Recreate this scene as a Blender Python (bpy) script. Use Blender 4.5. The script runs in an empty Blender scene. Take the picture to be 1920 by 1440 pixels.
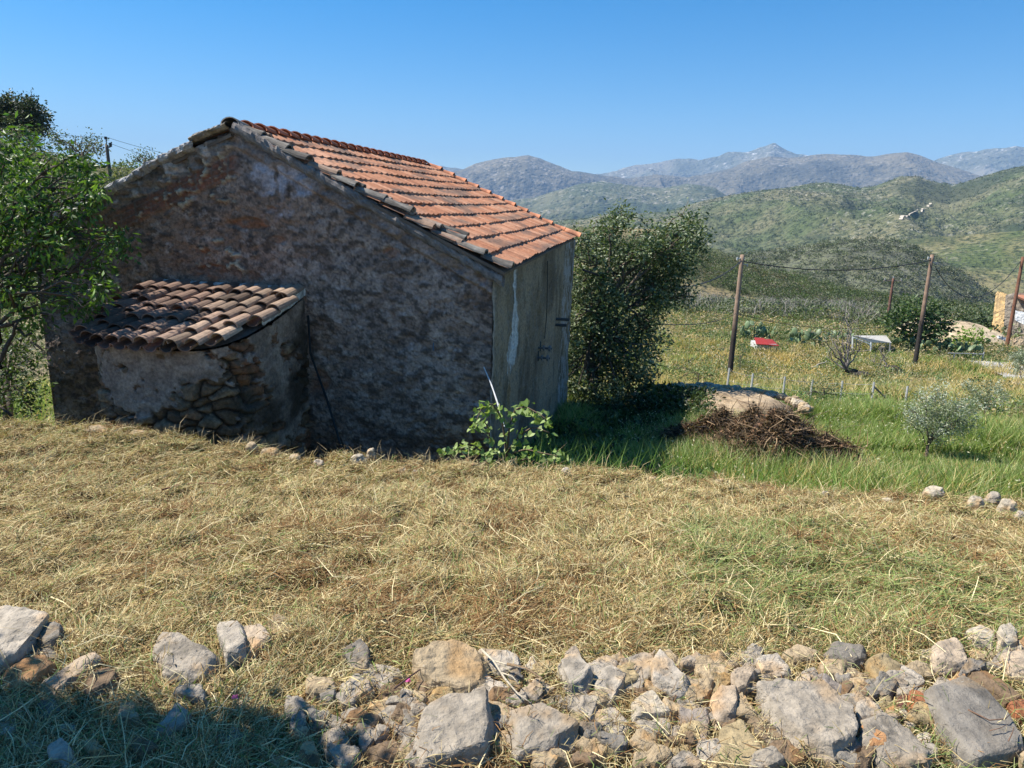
import bpy, math, numpy as np
from mathutils import Matrix, Vector
sc = bpy.context.scene
col = sc.collection
# ------------------------------------------------------------------ camera
F = 1330.0
_p, _r = math.radians(13.5), math.radians(1.7)
FW = np.array([0, math.cos(_p), -math.sin(_p)]); _R = np.array([1., 0, 0]); _D = np.array([0, -math.sin(_p), -math.cos(_p)])
RI = math.cos(_r)*_R - math.sin(_r)*_D; DI = math.sin(_r)*_R + math.cos(_r)*_D
cd = bpy.data.cameras.new('camera'); cam = bpy.data.objects.new('camera', cd); col.objects.link(cam)
cam.matrix_world = Matrix([[RI[0], -DI[0], -FW[0], 0], [RI[1], -DI[1], -FW[1], 0], [RI[2], -DI[2], -FW[2], 0], [0, 0, 0, 1]])
cd.sensor_fit = 'HORIZONTAL'; cd.sensor_width = 36; cd.lens = 36*F/1920; cd.clip_start = .05; cd.clip_end = 60000
sc.camera = cam
# ------------------------------------------------------------------ light
SUN_EL = math.radians(52); SUN_N = math.radians(14)
SDIR = Vector((-math.cos(SUN_N)*math.cos(SUN_EL), math.sin(SUN_N)*math.cos(SUN_EL), math.sin(SUN_EL)))
w = bpy.data.worlds.new("World"); sc.world = w; w.use_nodes = True
nt = w.node_tree; bg = nt.nodes['Background']; sky = nt.nodes.new('ShaderNodeTexSky')
sky.sky_type = 'NISHITA'; sky.sun_disc = False; sky.sun_elevation = SUN_EL; sky.sun_rotation = math.atan2(SDIR.x, SDIR.y)
sky.altitude = 400; sky.air_density = 1.0; sky.dust_density = 0.0; sky.ozone_density = 2.2
hs = nt.nodes.new('ShaderNodeHueSaturation'); hs.inputs['Saturation'].default_value = 1.6
nt.links.new(sky.outputs[0], hs.inputs['Color']); nt.links.new(hs.outputs[0], bg.inputs[0]); bg.inputs[1].default_value = 0.080
sl = bpy.data.lights.new('sun', 'SUN'); sl.energy = 5.0; sl.angle = math.radians(.53); sl.color = (1, .945, .84)
so = bpy.data.objects.new('sun', sl); col.objects.link(so); so.rotation_euler = (-SDIR).to_track_quat('-Z', 'Y').to_euler()
vs = sc.view_settings; vs.view_transform = 'Standard'; vs.look = 'None'; vs.gamma = 1; vs.exposure = 0.95
rng = np.random.default_rng(7)
# ------------------------------------------------------------------ helpers
def ray(x, y): return FW + RI*((x-960)/F) + DI*((y-720)/F)
def atz(x, y, z): q = ray(x, y); return q*(z/q[2])
def atd(x, y, d): return ray(x, y)*d
def _h(ix, iy, iz, s):
    n = (ix.astype(np.uint64)*np.uint64(374761393) + iy.astype(np.uint64)*np.uint64(668265263) + iz.astype(np.uint64)*np.uint64(2147483647-1234567) + np.uint64(s*97531)) & np.uint64(0xFFFFFFFF)
    n = ((n ^ (n >> np.uint64(13)))*np.uint64(1274126177)) & np.uint64(0xFFFFFFFF)
    n = ((n ^ (n >> np.uint64(16)))*np.uint64(2246822519)) & np.uint64(0xFFFFFFFF)
    n = n ^ (n >> np.uint64(15))
    return n.astype(np.float64)/4294967295.0*2-1
def vn(p, s=0):
    p = np.asarray(p, float) + 5000.0; i = np.floor(p).astype(np.int64); f = p-i; f = f*f*f*(f*(f*6-15)+10)
    x, y, z = i[..., 0], i[..., 1], i[..., 2]; fx, fy, fz = f[..., 0], f[..., 1], f[..., 2]; r = 0
    for a in (0, 1):
        for b in (0, 1):
            for c in (0, 1):
                r = r + _h(x+a, y+b, z+c, s)*(fx if a else 1-fx)*(fy if b else 1-fy)*(fz if c else 1-fz)
    return r
def fbm(p, o=4, s=0, g=.5):
    p = np.asarray(p, float); r = 0; a = 1; t = 0
    for k in range(o): r = r + a*vn(p*2.03**k + k*17.3, s+k); t += a; a *= g
    return r/t
def ridged(p, o=5, s=0):
    p = np.asarray(p, float); r = 0; a = 1; t = 0
    for k in range(o): r = r + a*(1-2*np.abs(vn(p*2.1**k+k*7.7, s+k))); t += a; a *= .52
    return r/t
def sm(a, b, x): t = np.clip((x-a)/(b-a), 0, 1); return t*t*(3-2*t)
def P3(x, y, z=0): x = np.asarray(x, float); return np.stack([x, np.asarray(y, float)+0*x, np.zeros_like(x)+z], -1)
def mixc(a, b, t): t = np.asarray(t)[..., None]; return np.asarray(a)*(1-t)+np.asarray(b)*t
def mk(name, V, Fc, m, parent=None, C=None, smooth=False):
    V = np.asarray(V, np.float32).reshape(-1, 3); me = bpy.data.meshes.new(name)
    if isinstance(Fc, np.ndarray):
        n, k = Fc.shape; tot = np.full(n, k, np.int32); li = Fc.astype(np.int32).ravel()
    else:
        tot = np.array([len(f) for f in Fc], np.int32); li = np.concatenate([np.asarray(f, np.int32) for f in Fc]); n = len(tot)
    me.vertices.add(len(V)); me.vertices.foreach_set('co', V.ravel()); me.loops.add(len(li)); me.loops.foreach_set('vertex_index', li)
    me.polygons.add(n); st = np.zeros(n, np.int32); st[1:] = np.cumsum(tot)[:-1]
    me.polygons.foreach_set('loop_start', st); me.polygons.foreach_set('loop_total', tot)
    me.polygons.foreach_set('use_smooth', np.full(n, smooth, bool)); me.update(calc_edges=True); me.validate()
    if C is not None:
        C = np.asarray(C, np.float32); C = np.broadcast_to(C, (len(V), C.shape[-1]))
        if C.shape[1] == 3: C = np.concatenate([C, np.ones((len(V), 1), np.float32)], 1)
        at = me.color_attributes.new('Col', 'FLOAT_COLOR', 'POINT'); at.data.foreach_set('color', np.ascontiguousarray(C, np.float32).ravel())
    me.materials.append(m); o = bpy.data.objects.new(name, me); col.objects.link(o)
    if parent: o.parent = parent
    return o
def join(L):
    Vs, Fs, Cs, k = [], [], [], 0
    for t in L:
        V, Fq = np.asarray(t[0], float).reshape(-1, 3), t[1]; Vs.append(V); Fs += [tuple(int(i)+k for i in f) for f in Fq]
        if len(t) > 2: Cs.append(np.broadcast_to(np.asarray(t[2], float), (len(V), 3)))
        k += len(V)
    return np.concatenate(Vs), Fs, (np.concatenate(Cs) if Cs else None)
def tag(o, label, cat, group=None, kind=None):
    o['label'] = label; o['category'] = cat
    if group: o['group'] = group
    if kind: o['kind'] = kind
    return o
def struct(o, kind='structure'): o['kind'] = kind; return o
def empty(name, loc, label=None, cat=None, group=None):
    o = bpy.data.objects.new(name, None); col.objects.link(o); o.location = loc; o.empty_display_size = .1
    if label: tag(o, label, cat, group)
    return o
def under(parent, *ch):           # parent keeping world coordinates of children meshes
    for c in ch:
        c.parent = parent; c.matrix_parent_inverse = Matrix.Translation(-Vector(parent.location))
def grid(nu, nv):                 # faces of an nu x nv vertex grid (u fast)
    i = np.arange(nu-1)[None, :]+np.arange(nv-1)[:, None]*nu; i = i.ravel()
    return np.stack([i, i+1, i+1+nu, i+nu], 1)
def frame(d):
    d = d/np.linalg.norm(d); a = np.array([0, 0, 1.]) if abs(d[2]) < .9 else np.array([1., 0, 0]); s = np.cross(d, a); s /= np.linalg.norm(s); return d, s, np.cross(s, d)
def tube(pts, rad, n=6, c=None):
    pts = np.asarray(pts, float); m = len(pts); rad = np.broadcast_to(np.asarray(rad, float), (m,)); V = []; Fq = []
    for i in range(m):
        d = pts[min(i+1, m-1)]-pts[max(i-1, 0)]; d, s, u = frame(d)
        for k in range(n): t = 2*math.pi*k/n; V.append(pts[i]+rad[i]*(s*math.cos(t)+u*math.sin(t)))
    for i in range(m-1):
        for k in range(n): a = i*n+k; b = i*n+(k+1) % n; Fq.append((a, b, b+n, a+n))
    Fq.append(tuple(range(n))[::-1]); Fq.append(tuple(range((m-1)*n, m*n)))
    return (np.array(V), Fq) if c is None else (np.array(V), Fq, c)
def wob(a, b, n=6, amp=.1, s=0):
    a = np.array(a, float); b = np.array(b, float); t = np.linspace(0, 1, n)[:, None]; p = a+(b-a)*t; L = np.linalg.norm(b-a)
    r = np.random.default_rng(s); p[1:-1] += r.normal(0, 1, (n-2, 3))*amp*L; return p
def sag(a, b, s, n=24):
    a = np.array(a, float); b = np.array(b, float); t = np.linspace(0, 1, n)[:, None]; p = a+(b-a)*t; p[:, 2] -= (4*s*t*(1-t))[:, 0]; return p
def box(c, e, rz=0):
    c = np.array(c, float); V = []
    for z in (-1, 1):
        for x, y in ((-1, -1), (1, -1), (1, 1), (-1, 1)):
            px, py = x*e[0]/2, y*e[1]/2; V.append(c+[px*math.cos(rz)-py*math.sin(rz), px*math.sin(rz)+py*math.cos(rz), z*e[2]/2])
    return np.array(V), [(3, 2, 1, 0), (4, 5, 6, 7), (0, 1, 5, 4), (1, 2, 6, 5), (2, 3, 7, 6), (3, 0, 4, 7)]
# ------------------------------------------------------------------ materials
class NT:
    def __init__(s, name, rough=.9):
        s.m = bpy.data.materials.new(name); s.m.use_nodes = True; s.t = s.m.node_tree; s.b = s.t.nodes['Principled BSDF']
        s.b.inputs['Roughness'].default_value = rough; s.b.inputs['Specular IOR Level'].default_value = .3
        s.co = s.t.nodes.new('ShaderNodeTexCoord').outputs['Object']
    def n(s, k): return s.t.nodes.new(k)
    def l(s, a, b): s.t.links.new(a, b)
    def map(s, sc_):
        m = s.n('ShaderNodeMapping'); m.inputs['Scale'].default_value = sc_; s.l(s.co, m.inputs[0]); return m.outputs[0]
    def noise(s, scale, det=5, rough=.6, vec=None, dist=0):
        n = s.n('ShaderNodeTexNoise'); n.inputs['Scale'].default_value = scale; n.inputs['Detail'].default_value = det; n.inputs['Roughness'].default_value = rough; n.inputs['Distortion'].default_value = dist
        s.l(vec or s.co, n.inputs['Vector']); return n.outputs[0]
    def vor(s, scale, vec=None, feat='F1', out=0):
        n = s.n('ShaderNodeTexVoronoi'); n.feature = feat; n.inputs['Scale'].default_value = scale; s.l(vec or s.co, n.inputs['Vector']); return n.outputs[out]
    def attr(s, a='Col', out=0):
        n = s.n('ShaderNodeAttribute'); n.attribute_name = a; return n.outputs[out]
    def rng(s, x, a, b, c=0, d=1):
        n = s.n('ShaderNodeMapRange'); s.l(x, n.inputs[0]); n.inputs[1].default_value = a; n.inputs[2].default_value = b; n.inputs[3].default_value = c; n.inputs[4].default_value = d; return n.outputs[0]
    def mul(s, a, b, op='MULTIPLY'):
        n = s.n('ShaderNodeMath'); n.operation = op
        for k, v in enumerate((a, b)):
            if isinstance(v, (int, float)): n.inputs[k].default_value = v
            else: s.l(v, n.inputs[k])
        return n.outputs[0]
    def mix(s, f, a, b, mode='MIX'):
        n = s.n('ShaderNodeMix'); n.data_type = 'RGBA'; n.blend_type = mode
        for k, v in ((0, f), (6, a), (7, b)):
            if isinstance(v, (int, float)): n.inputs[k].default_value = v
            elif isinstance(v, tuple): n.inputs[k].default_value = v+(1,) if len(v) == 3 else v
            else: s.l(v, n.inputs[k])
        return n.outputs[2]
    def val(s, c, v):
        n = s.n('ShaderNodeVectorMath'); n.operation = 'SCALE'; s.l(c, n.inputs[0]); s.l(v, n.inputs['Scale']); return n.outputs[0]
    def base(s, c): s.l(c, s.b.inputs['Base Color']); s.c = c; return s
    def bump(s, h, st=.5, dist=.01):
        n = s.n('ShaderNodeBump'); n.inputs['Strength'].default_value = st; n.inputs['Distance'].default_value = dist; s.l(h, n.inputs['Height'])
        if getattr(s, '_lb', None) is not None: s.l(s._lb, n.inputs['Normal'])
        s._lb = n.outputs[0]; s.l(n.outputs[0], s.b.inputs['Normal']); return s
def colmat(name, rough=.9, ns=30., amp=.5, bs=60., bst=.5, bd=.01, trans=0., spec=.3, det=6):
    t = NT(name, rough); c = t.attr(); t.b.inputs['Specular IOR Level'].default_value = spec
    if amp: c = t.val(c, t.rng(t.noise(ns, det, .65), .25, .75, 1-amp, 1+amp))
    t.base(c)
    if bst: t.bump(t.noise(bs, 6, .65), bst, bd)
    if trans:
        tr = t.n('ShaderNodeBsdfTranslucent'); t.l(t.mix(1., c, (1.25, 1.35, .55), 'MULTIPLY'), tr.inputs[0]); mx = t.n('ShaderNodeMixShader'); mx.inputs[0].default_value = trans
        t.l(t.b.outputs[0], mx.inputs[1]); t.l(tr.outputs[0], mx.inputs[2]); t.l(mx.outputs[0], t.t.nodes['Material Output'].inputs[0])
    return t.m
M_LEAF = colmat('leaf', .5, amp=0, bst=0, trans=.3, spec=.4)
M_GLOSSY = colmat('glossy_leaf', .45, amp=0, bst=0, trans=.2, spec=.35)
M_GRASS = colmat('grass_blade', .7, amp=0, bst=0, trans=.3, spec=.2)
M_STRAW = colmat('straw', .75, amp=0, bst=0, trans=.12, spec=.2)
M_BARK = colmat('bark', .95, 12, .4, 25, .8, .02)
M_WOOD = colmat('pole_wood', .9, 3, .4, 30, .5, .02)
M_METAL = colmat('metal', .6, 20, .2, 50, .1, .005)
M_CABLE = colmat('cable', .7, 20, .1, 50, 0)
M_TILE = colmat('terracotta', .85, 18, .35, 70, .5, .006)
M_PLAST = colmat('plaster', .95, 26, .55, 45, 1., .022, det=9)
M_MORT = colmat('mortar', .95, 30, .4, 60, .9, .015)
M_SOIL = colmat('soil', 1, 25, .5, 60, .9, .02)
M_DIRT = colmat('far_ground', 1, 2.5, .5, 6, .8, .1)
# stone: grain, veins and lichen
t = NT('stone', .85); c = t.attr(); c = t.val(c, t.rng(t.noise(14, 8, .7), .3, .7, .62, 1.3))
c = t.mix(t.rng(t.noise(5, 4, .6, dist=.6), .56, .68, 0, .5), c, (.36, .25, .14)); c = t.mix(t.rng(t.noise(22, 6, .7, dist=1.5), .62, .72, 0, .55), c, (.5, .48, .44))
c = t.mix(t.rng(t.noise(55, 5, .8), .6, .75, 0, .5), c, (.06, .055, .045))
t.base(c); t.bump(t.noise(9, 5, .6), .7, .03); t.bump(t.noise(60, 8, .75), .8, .009); M_STONE = t.m
# ------------------------------------------------------------------ scatter helpers
def blades(B, H, Wd, lean, C, name, m, bend=.35, parent=None):
    n = len(B); az = rng.uniform(0, 2*math.pi, n); d = np.stack([np.cos(az), np.sin(az), 0*az], 1)
    fa = rng.uniform(0, 2*math.pi, n); s = np.stack([np.cos(fa), np.sin(fa), 0*fa], 1)*Wd[:, None]/2
    up = np.array([0, 0, 1.]); H = H[:, None]; le = (lean*rng.uniform(.2, 1, n))[:, None]
    m1 = B+up*H*.55+d*H*le*.35; tp = B+up*H*(1-.25*le)+d*H*le*(1+bend)
    V = np.stack([B-s, B+s, m1+s*.8, m1-s*.8, tp], 1).reshape(-1, 3); k = np.arange(n)*5
    q = np.stack([k, k+1, k+2, k+3], 1); tr = np.stack([k+3, k+2, k+4, k+4], 1)
    Fc = [tuple(x) for x in q]+[tuple(x[:3]) for x in tr]
    CC = np.repeat(C, 5, 0)
    return mk(name, V, Fc, m, parent, CC)
def straws(B, az, tilt, L, Wd, C, name, m, curve=.25):
    n = len(B); d = np.stack([np.cos(az)*np.cos(tilt), np.sin(az)*np.cos(tilt), np.sin(tilt)], 1)
    sd = np.stack([-np.sin(az), np.cos(az), rng.normal(0, .5, n)], 1); side = np.stack([-np.sin(az), np.cos(az), 0*az], 1)
    s = sd*Wd[:, None]/2; L = L[:, None]; cv = rng.normal(0, curve, n)[:, None]
    a = B; b = B+d*L*.5+side*L*cv*.3+np.array([0, 0, 1.])*L*.08*rng.uniform(-.3, 1, n)[:, None]; e = B+d*L+side*L*cv*-.1-np.array([0, 0, 1.])*L*.1*rng.uniform(0, 1, n)[:, None]
    V = np.stack([a-s, a+s, b-s, b+s, e-s*.5, e+s*.5], 1).reshape(-1, 3); k = np.arange(n)*6
    Fc = np.concatenate([np.stack([k, k+1, k+3, k+2], 1), np.stack([k+2, k+3, k+5, k+4], 1)])
    return mk(name, V, Fc, m, None, np.repeat(C, 6, 0))
def leafset(Pt, L, Wd, C, droop=0., outward=None):
    n = len(Pt); d = rng.normal(0, 1, (n, 3)); d[:, 2] = d[:, 2]*.6-droop; 
    if outward is not None: d = d+outward*.9
    d /= np.linalg.norm(d, axis=1)[:, None]; a = rng.normal(0, 1, (n, 3)); a[:, 2] += .0; s = np.cross(d, a); s /= np.linalg.norm(s, axis=1)[:, None]
    L = L[:, None]; s = s*Wd[:, None]/2; nn = np.cross(d, s); 
    V = np.stack([Pt, Pt+d*L*.5+s+nn*.25, Pt+d*L, Pt+d*L*.5-s+nn*.25], 1).reshape(-1, 3); k = np.arange(n)*4
    return V, np.stack([k, k+1, k+2, k+3], 1), np.repeat(C, 4, 0)
def crown(name, blobs, nper, L, Wd, pal, m, parent, droop=0., sub=.28, shell=.55, vr=.25, csz=.5):
    """blobs: (x,y,z,r). leaves gathered round twig points inside each blob"""
    A = []; O = []; Cc = []; pal = np.array(pal)
    for (x, y, z, r) in blobs:
        nt_ = max(8, int(nper*r*r/(csz*csz)/2.2)); u = rng.normal(0, 1, (nt_, 3)); u /= np.linalg.norm(u, axis=1)[:, None]
        rr = r*(shell+(1-shell)*rng.uniform(0, 1, nt_)**.6)*rng.uniform(.7, 1.12, nt_); tw = np.array([x, y, z])+u*rr[:, None]*[1, 1, .9]
        k = 14; p = np.repeat(tw, k, 0)+rng.normal(0, 1, (nt_*k, 3))*sub*csz; A.append(p); O.append(np.repeat(u, k, 0))
        cb = pal[rng.integers(0, len(pal), nt_)]*rng.uniform(1-vr, 1+vr, (nt_, 1)); Cc.append(np.repeat(cb, k, 0)*rng.uniform(.8, 1.2, (nt_*k, 1)))
    A = np.concatenate(A); O = np.concatenate(O); Cc = np.concatenate(Cc); n = len(A)
    V, Fc, C = leafset(A, L*rng.uniform(.6, 1.3, n), Wd*rng.uniform(.7, 1.2, n), Cc, droop, O)
    o = mk(name, V, Fc, m, None, C)
    if parent: under(parent, o)
    return o
def limbs(root, blobs, trunk, r0, parent, colr=(.12, .095, .07), name='trunk', seed=1, rmin=.012):
    """trunk: list of points; limbs run from the trunk to the blobs"""
    trunk = np.array(trunk, float); L = [tube(trunk, np.linspace(r0, r0*.55, len(trunk)), 8, colr)]; r = np.random.default_rng(seed)
    for i, bl in enumerate(blobs):
        b = np.array(bl[:3]); cand = trunk[len(trunk)//2:]; a = cand[r.integers(0, len(cand))]; n = 7; t = np.linspace(0, 1, n)[:, None]
        p = a+(b-a)*t; p[:, 2] += np.sin(t[:, 0]*math.pi)*.12*np.linalg.norm(b-a); p[1:-1] += r.normal(0, .04, (n-2, 3))*np.linalg.norm(b-a)
        L.append(tube(p, np.linspace(r0*.26, max(rmin, r0*.06), n), 5, colr))
        for q in range(3):
            e = b+r.normal(0, .6, 3)*bl[3]; L.append(tube(wob(p[4], e, 5, .08, i*7+q), np.linspace(r0*.14, rmin*.5, 5), 4, colr))
    V, Fc, C = join(L); o = mk(name, V, Fc, M_BARK, None, C, True); under(parent, o); return o
def pxblobs(lst, depth, spread, seed=0):
    r = np.random.default_rng(seed); o = []
    for (x, y, R) in lst:
        d = depth+r.uniform(-spread, spread); p = atd(x, y, d); o.append((p[0], p[1], p[2], R*d/F))
    return o
exec_order = 1
# ================================================================== TERRAIN
GY = [0, 5, 9, 12, 17, 22, 30, 41, 58, 80, 110, 140, 170]; GZ = [-3.6, -3.3, -3.6, -4.25, -4.7, -5.7, -7.3, -9.2, -9.9, -10.4, -13, -17, -30]
def G(x, y):
    x = np.asarray(x, float); y = np.asarray(y, float); z = np.interp(y, GY, GZ); p = P3(x, y)
    return z + .22*fbm(p*.12, 3, 3)*sm(8, 30, y) + .07*fbm(p*.9, 3, 5)
def patch(x, y): return fbm(P3(x, y)*.11, 4, 21), fbm(P3(x, y)*.35, 3, 33)
xs = np.concatenate([np.arange(-45, -10, 1.), np.arange(-10, 20, .35), np.arange(20, 150, 1.)]); ys = np.concatenate([np.arange(0, 25, .35), np.arange(25, 150, 1.), [170]])
X, Y = np.meshgrid(xs, ys); Z = G(X, Y); a, b = patch(X, Y)
c = mixc((.10, .13, .045), (.24, .18, .08), sm(-.1, .35, a)); c = mixc(c, (.30, .25, .15), sm(.15, .5, b)*.6); c = mixc(c, (.07, .09, .035), sm(20, 8, Y)[...]*.7)
struct(mk('field', np.stack([X, Y, Z], -1), grid(len(xs), len(ys)), M_DIRT, None, c.reshape(-1, 3), True))
# valley floor to the horizon
n = 64; V = [[0, 0, -320.]]+[[13000*math.cos(t), 13000*math.sin(t), -320.] for t in np.linspace(0, 2*math.pi, n, endpoint=False)]
def vor2(p, s=0):
    i = np.floor(p[..., :2]).astype(np.int64); F1 = np.full(i.shape[:-1], 9.); F2 = F1.copy(); I = np.zeros_like(F1)
    for a in (-1, 0, 1):
        for b in (-1, 0, 1):
            cx_, cy_ = i[..., 0]+a, i[..., 1]+b; o = np.zeros_like(cx_)+50; jx = _h(cx_+5000, cy_+5000, o, s)*.42+.5; jy = _h(cx_+5000, cy_+5000, o, s+1)*.42+.5
            d = np.hypot(cx_+jx-p[..., 0], cy_+jy-p[..., 1]); m = d < F1; F2 = np.where(m, F1, np.minimum(F2, d)); I = np.where(m, _h(cx_+5000, cy_+5000, o, s+2), I); F1 = np.where(m, d, F1)
    return F1, F2-F1, I
gm = NT('valley_ground', 1); gm.base(gm.mix(gm.noise(.01, 6), (.07, .09, .045), (.18, .16, .09)))
struct(mk('valley', V, [(0, i+1, (i+1) % n+1) for i in range(n)], gm.m))
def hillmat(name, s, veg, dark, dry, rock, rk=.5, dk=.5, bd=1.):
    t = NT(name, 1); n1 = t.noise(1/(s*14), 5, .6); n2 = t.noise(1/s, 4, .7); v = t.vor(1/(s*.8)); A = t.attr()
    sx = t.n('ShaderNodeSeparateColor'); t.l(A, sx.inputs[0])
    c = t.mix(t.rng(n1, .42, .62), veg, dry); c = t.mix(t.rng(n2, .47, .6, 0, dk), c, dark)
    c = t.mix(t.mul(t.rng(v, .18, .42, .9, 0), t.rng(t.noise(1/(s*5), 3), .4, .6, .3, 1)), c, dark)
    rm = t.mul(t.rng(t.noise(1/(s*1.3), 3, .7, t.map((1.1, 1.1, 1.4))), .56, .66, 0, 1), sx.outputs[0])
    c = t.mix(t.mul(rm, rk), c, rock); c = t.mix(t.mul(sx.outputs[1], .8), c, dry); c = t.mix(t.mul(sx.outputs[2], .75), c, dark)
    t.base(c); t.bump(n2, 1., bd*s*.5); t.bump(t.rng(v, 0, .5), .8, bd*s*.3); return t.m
def px2ae(pts):
    q = [ray(*p) for p in pts]; az = np.array([math.atan2(v[0], v[1]) for v in q]); el = np.array([v[2]/math.hypot(v[0], v[1]) for v in q]); i = np.argsort(az); return az[i], el[i]
def layer(name, crest, Rf, Rc, zf, amp, ns, m, nr=130, na=640, rock=.5, back=.5, seed=0, rough=.004, shape=1.0, dryf=None):
    az, el = px2ae(crest)
    def zfun(A, R):
        wx, wy = R*np.sin(A), R*np.cos(A); e = np.interp(A, az, el); zc = e*Rc; t = (R-Rf)/(Rc-Rf)
        pr = P3(wx, wy)/ns; rn = ridged(pr, 6, seed); env = np.sin(np.pi*np.clip(t, 0, 1))
        base = zf+(zc-zf)*np.clip(t, 0, 1)**shape; z = np.where(t <= 1, base, zc-(t-1)*(Rc-Rf)*back)
        # jitter of the crest line
        return z+amp*(rn-.1)*(.25*np.clip(t, 0, 1)**3*0+env)+rough*Rc*fbm(pr*6, 4, seed+5)*np.clip(t, .1, 1)*.5+.0
    A = np.linspace(az[0], az[-1], na); T = np.concatenate([np.linspace(0, 1, nr), [1.03, 1.1, 1.3]]); R = Rf+(Rc-Rf)*T
    AA, RR = np.meshgrid(A, R); Zz = zfun(AA, RR); Vv = np.stack([RR*np.sin(AA), RR*np.cos(AA), Zz], -1)
    skirt = Vv[0].copy(); skirt[:, 2] -= 120+Rf*.05; Vv = np.concatenate([skirt[None], Vv])
    pr = P3(Vv[..., 0], Vv[..., 1])/ns; rm = np.clip(rock+.9*fbm(pr*1.7, 4, seed+9)+.5*ridged(pr, 4, seed), 0, 1); dm = sm(.1, .45, fbm(pr*1.3, 4, seed+11)); km = sm(.15, .5, fbm(pr*2.2, 4, seed+13))
    Cc = np.stack([rm, dm, km], -1).reshape(-1, 3)
    o = struct(mk(name, Vv, grid(na, len(T)+1), m, None, Cc, True))
    return o, zfun
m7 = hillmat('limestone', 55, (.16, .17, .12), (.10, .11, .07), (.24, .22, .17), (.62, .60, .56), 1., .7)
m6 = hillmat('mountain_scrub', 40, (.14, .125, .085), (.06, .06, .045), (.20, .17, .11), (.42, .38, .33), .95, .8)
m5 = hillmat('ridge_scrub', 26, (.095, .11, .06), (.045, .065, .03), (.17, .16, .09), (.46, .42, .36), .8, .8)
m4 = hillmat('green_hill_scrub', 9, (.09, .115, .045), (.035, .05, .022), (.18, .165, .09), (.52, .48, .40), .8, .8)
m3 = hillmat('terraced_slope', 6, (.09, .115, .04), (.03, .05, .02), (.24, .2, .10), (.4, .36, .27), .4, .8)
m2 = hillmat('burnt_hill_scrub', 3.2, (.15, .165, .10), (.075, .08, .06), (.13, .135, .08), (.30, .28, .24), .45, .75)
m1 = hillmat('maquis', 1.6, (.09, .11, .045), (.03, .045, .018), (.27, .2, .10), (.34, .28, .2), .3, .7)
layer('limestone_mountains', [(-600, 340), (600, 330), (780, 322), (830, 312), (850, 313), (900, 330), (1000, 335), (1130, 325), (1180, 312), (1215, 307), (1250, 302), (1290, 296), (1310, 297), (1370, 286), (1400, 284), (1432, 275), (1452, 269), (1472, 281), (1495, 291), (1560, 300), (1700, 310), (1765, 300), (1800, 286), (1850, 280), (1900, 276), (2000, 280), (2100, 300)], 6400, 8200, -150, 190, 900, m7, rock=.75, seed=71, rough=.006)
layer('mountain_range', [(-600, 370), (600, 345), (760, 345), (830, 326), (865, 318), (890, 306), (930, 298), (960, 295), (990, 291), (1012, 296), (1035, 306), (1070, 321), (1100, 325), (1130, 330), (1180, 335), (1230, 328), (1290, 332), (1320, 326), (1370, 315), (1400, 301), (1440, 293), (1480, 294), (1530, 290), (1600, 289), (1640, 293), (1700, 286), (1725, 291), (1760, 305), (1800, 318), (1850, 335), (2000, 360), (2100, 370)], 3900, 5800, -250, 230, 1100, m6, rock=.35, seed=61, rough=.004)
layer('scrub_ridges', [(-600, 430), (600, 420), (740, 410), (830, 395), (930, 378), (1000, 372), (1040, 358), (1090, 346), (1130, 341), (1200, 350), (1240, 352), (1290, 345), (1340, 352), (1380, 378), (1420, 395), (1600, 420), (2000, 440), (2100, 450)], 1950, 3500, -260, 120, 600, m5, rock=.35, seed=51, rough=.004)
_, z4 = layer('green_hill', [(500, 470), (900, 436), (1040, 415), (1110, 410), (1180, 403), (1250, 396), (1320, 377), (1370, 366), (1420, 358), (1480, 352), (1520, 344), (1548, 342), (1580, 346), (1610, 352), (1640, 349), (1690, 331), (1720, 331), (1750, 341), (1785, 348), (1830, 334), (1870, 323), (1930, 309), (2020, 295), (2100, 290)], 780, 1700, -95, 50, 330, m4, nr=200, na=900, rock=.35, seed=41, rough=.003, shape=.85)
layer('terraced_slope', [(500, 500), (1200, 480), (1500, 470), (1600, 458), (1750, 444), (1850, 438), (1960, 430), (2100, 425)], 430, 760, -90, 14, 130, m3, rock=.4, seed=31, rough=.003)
_, z2 = layer('burnt_hill', [(500, 560), (1000, 510), (1250, 485), (1400, 476), (1480, 466), (1560, 453), (1640, 448), (1700, 456), (1760, 483), (1820, 522), (1880, 565), (1960, 600), (2100, 660)], 250, 430, -58, 9, 80, m2, rock=.3, seed=22, rough=.004, shape=.8)
_, z1 = layer('maquis_hillside', [(500, 470), (900, 430), (1150, 425), (1250, 432), (1300, 450), (1360, 475), (1430, 505), (1500, 524), (1600, 548), (1700, 562), (1800, 572), (1960, 585), (2100, 590)], 105, 210, -17, 2.2, 28, m1, rock=.2, seed=12, rough=.006, shape=1.15)
_, z0 = layer('left_hillside', [(-500, 120), (-200, 200), (-60, 235), (0, 262), (60, 285), (120, 300), (200, 312), (300, 318), (430, 345), (600, 400), (800, 540), (950, 660)], 22, 60, -5.6, .5, 14, hillmat('hill_scrub', .7, (.10, .12, .05), (.04, .05, .025), (.24, .19, .11), (.35, .3, .22), .3, .6), rock=.2, seed=5, rough=.006)
def on_layer(zf, x, y, r0, r1):
    q = ray(x, y); A = math.atan2(q[0], q[1]); R = np.linspace(r0, r1, 3000); z = zf(np.full_like(R, A), R); zr = q[2]/math.hypot(q[0], q[1])*R
    i = np.argmax(z > zr); return np.array([R[i]*math.sin(A), R[i]*math.cos(A), z[i]])
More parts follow.
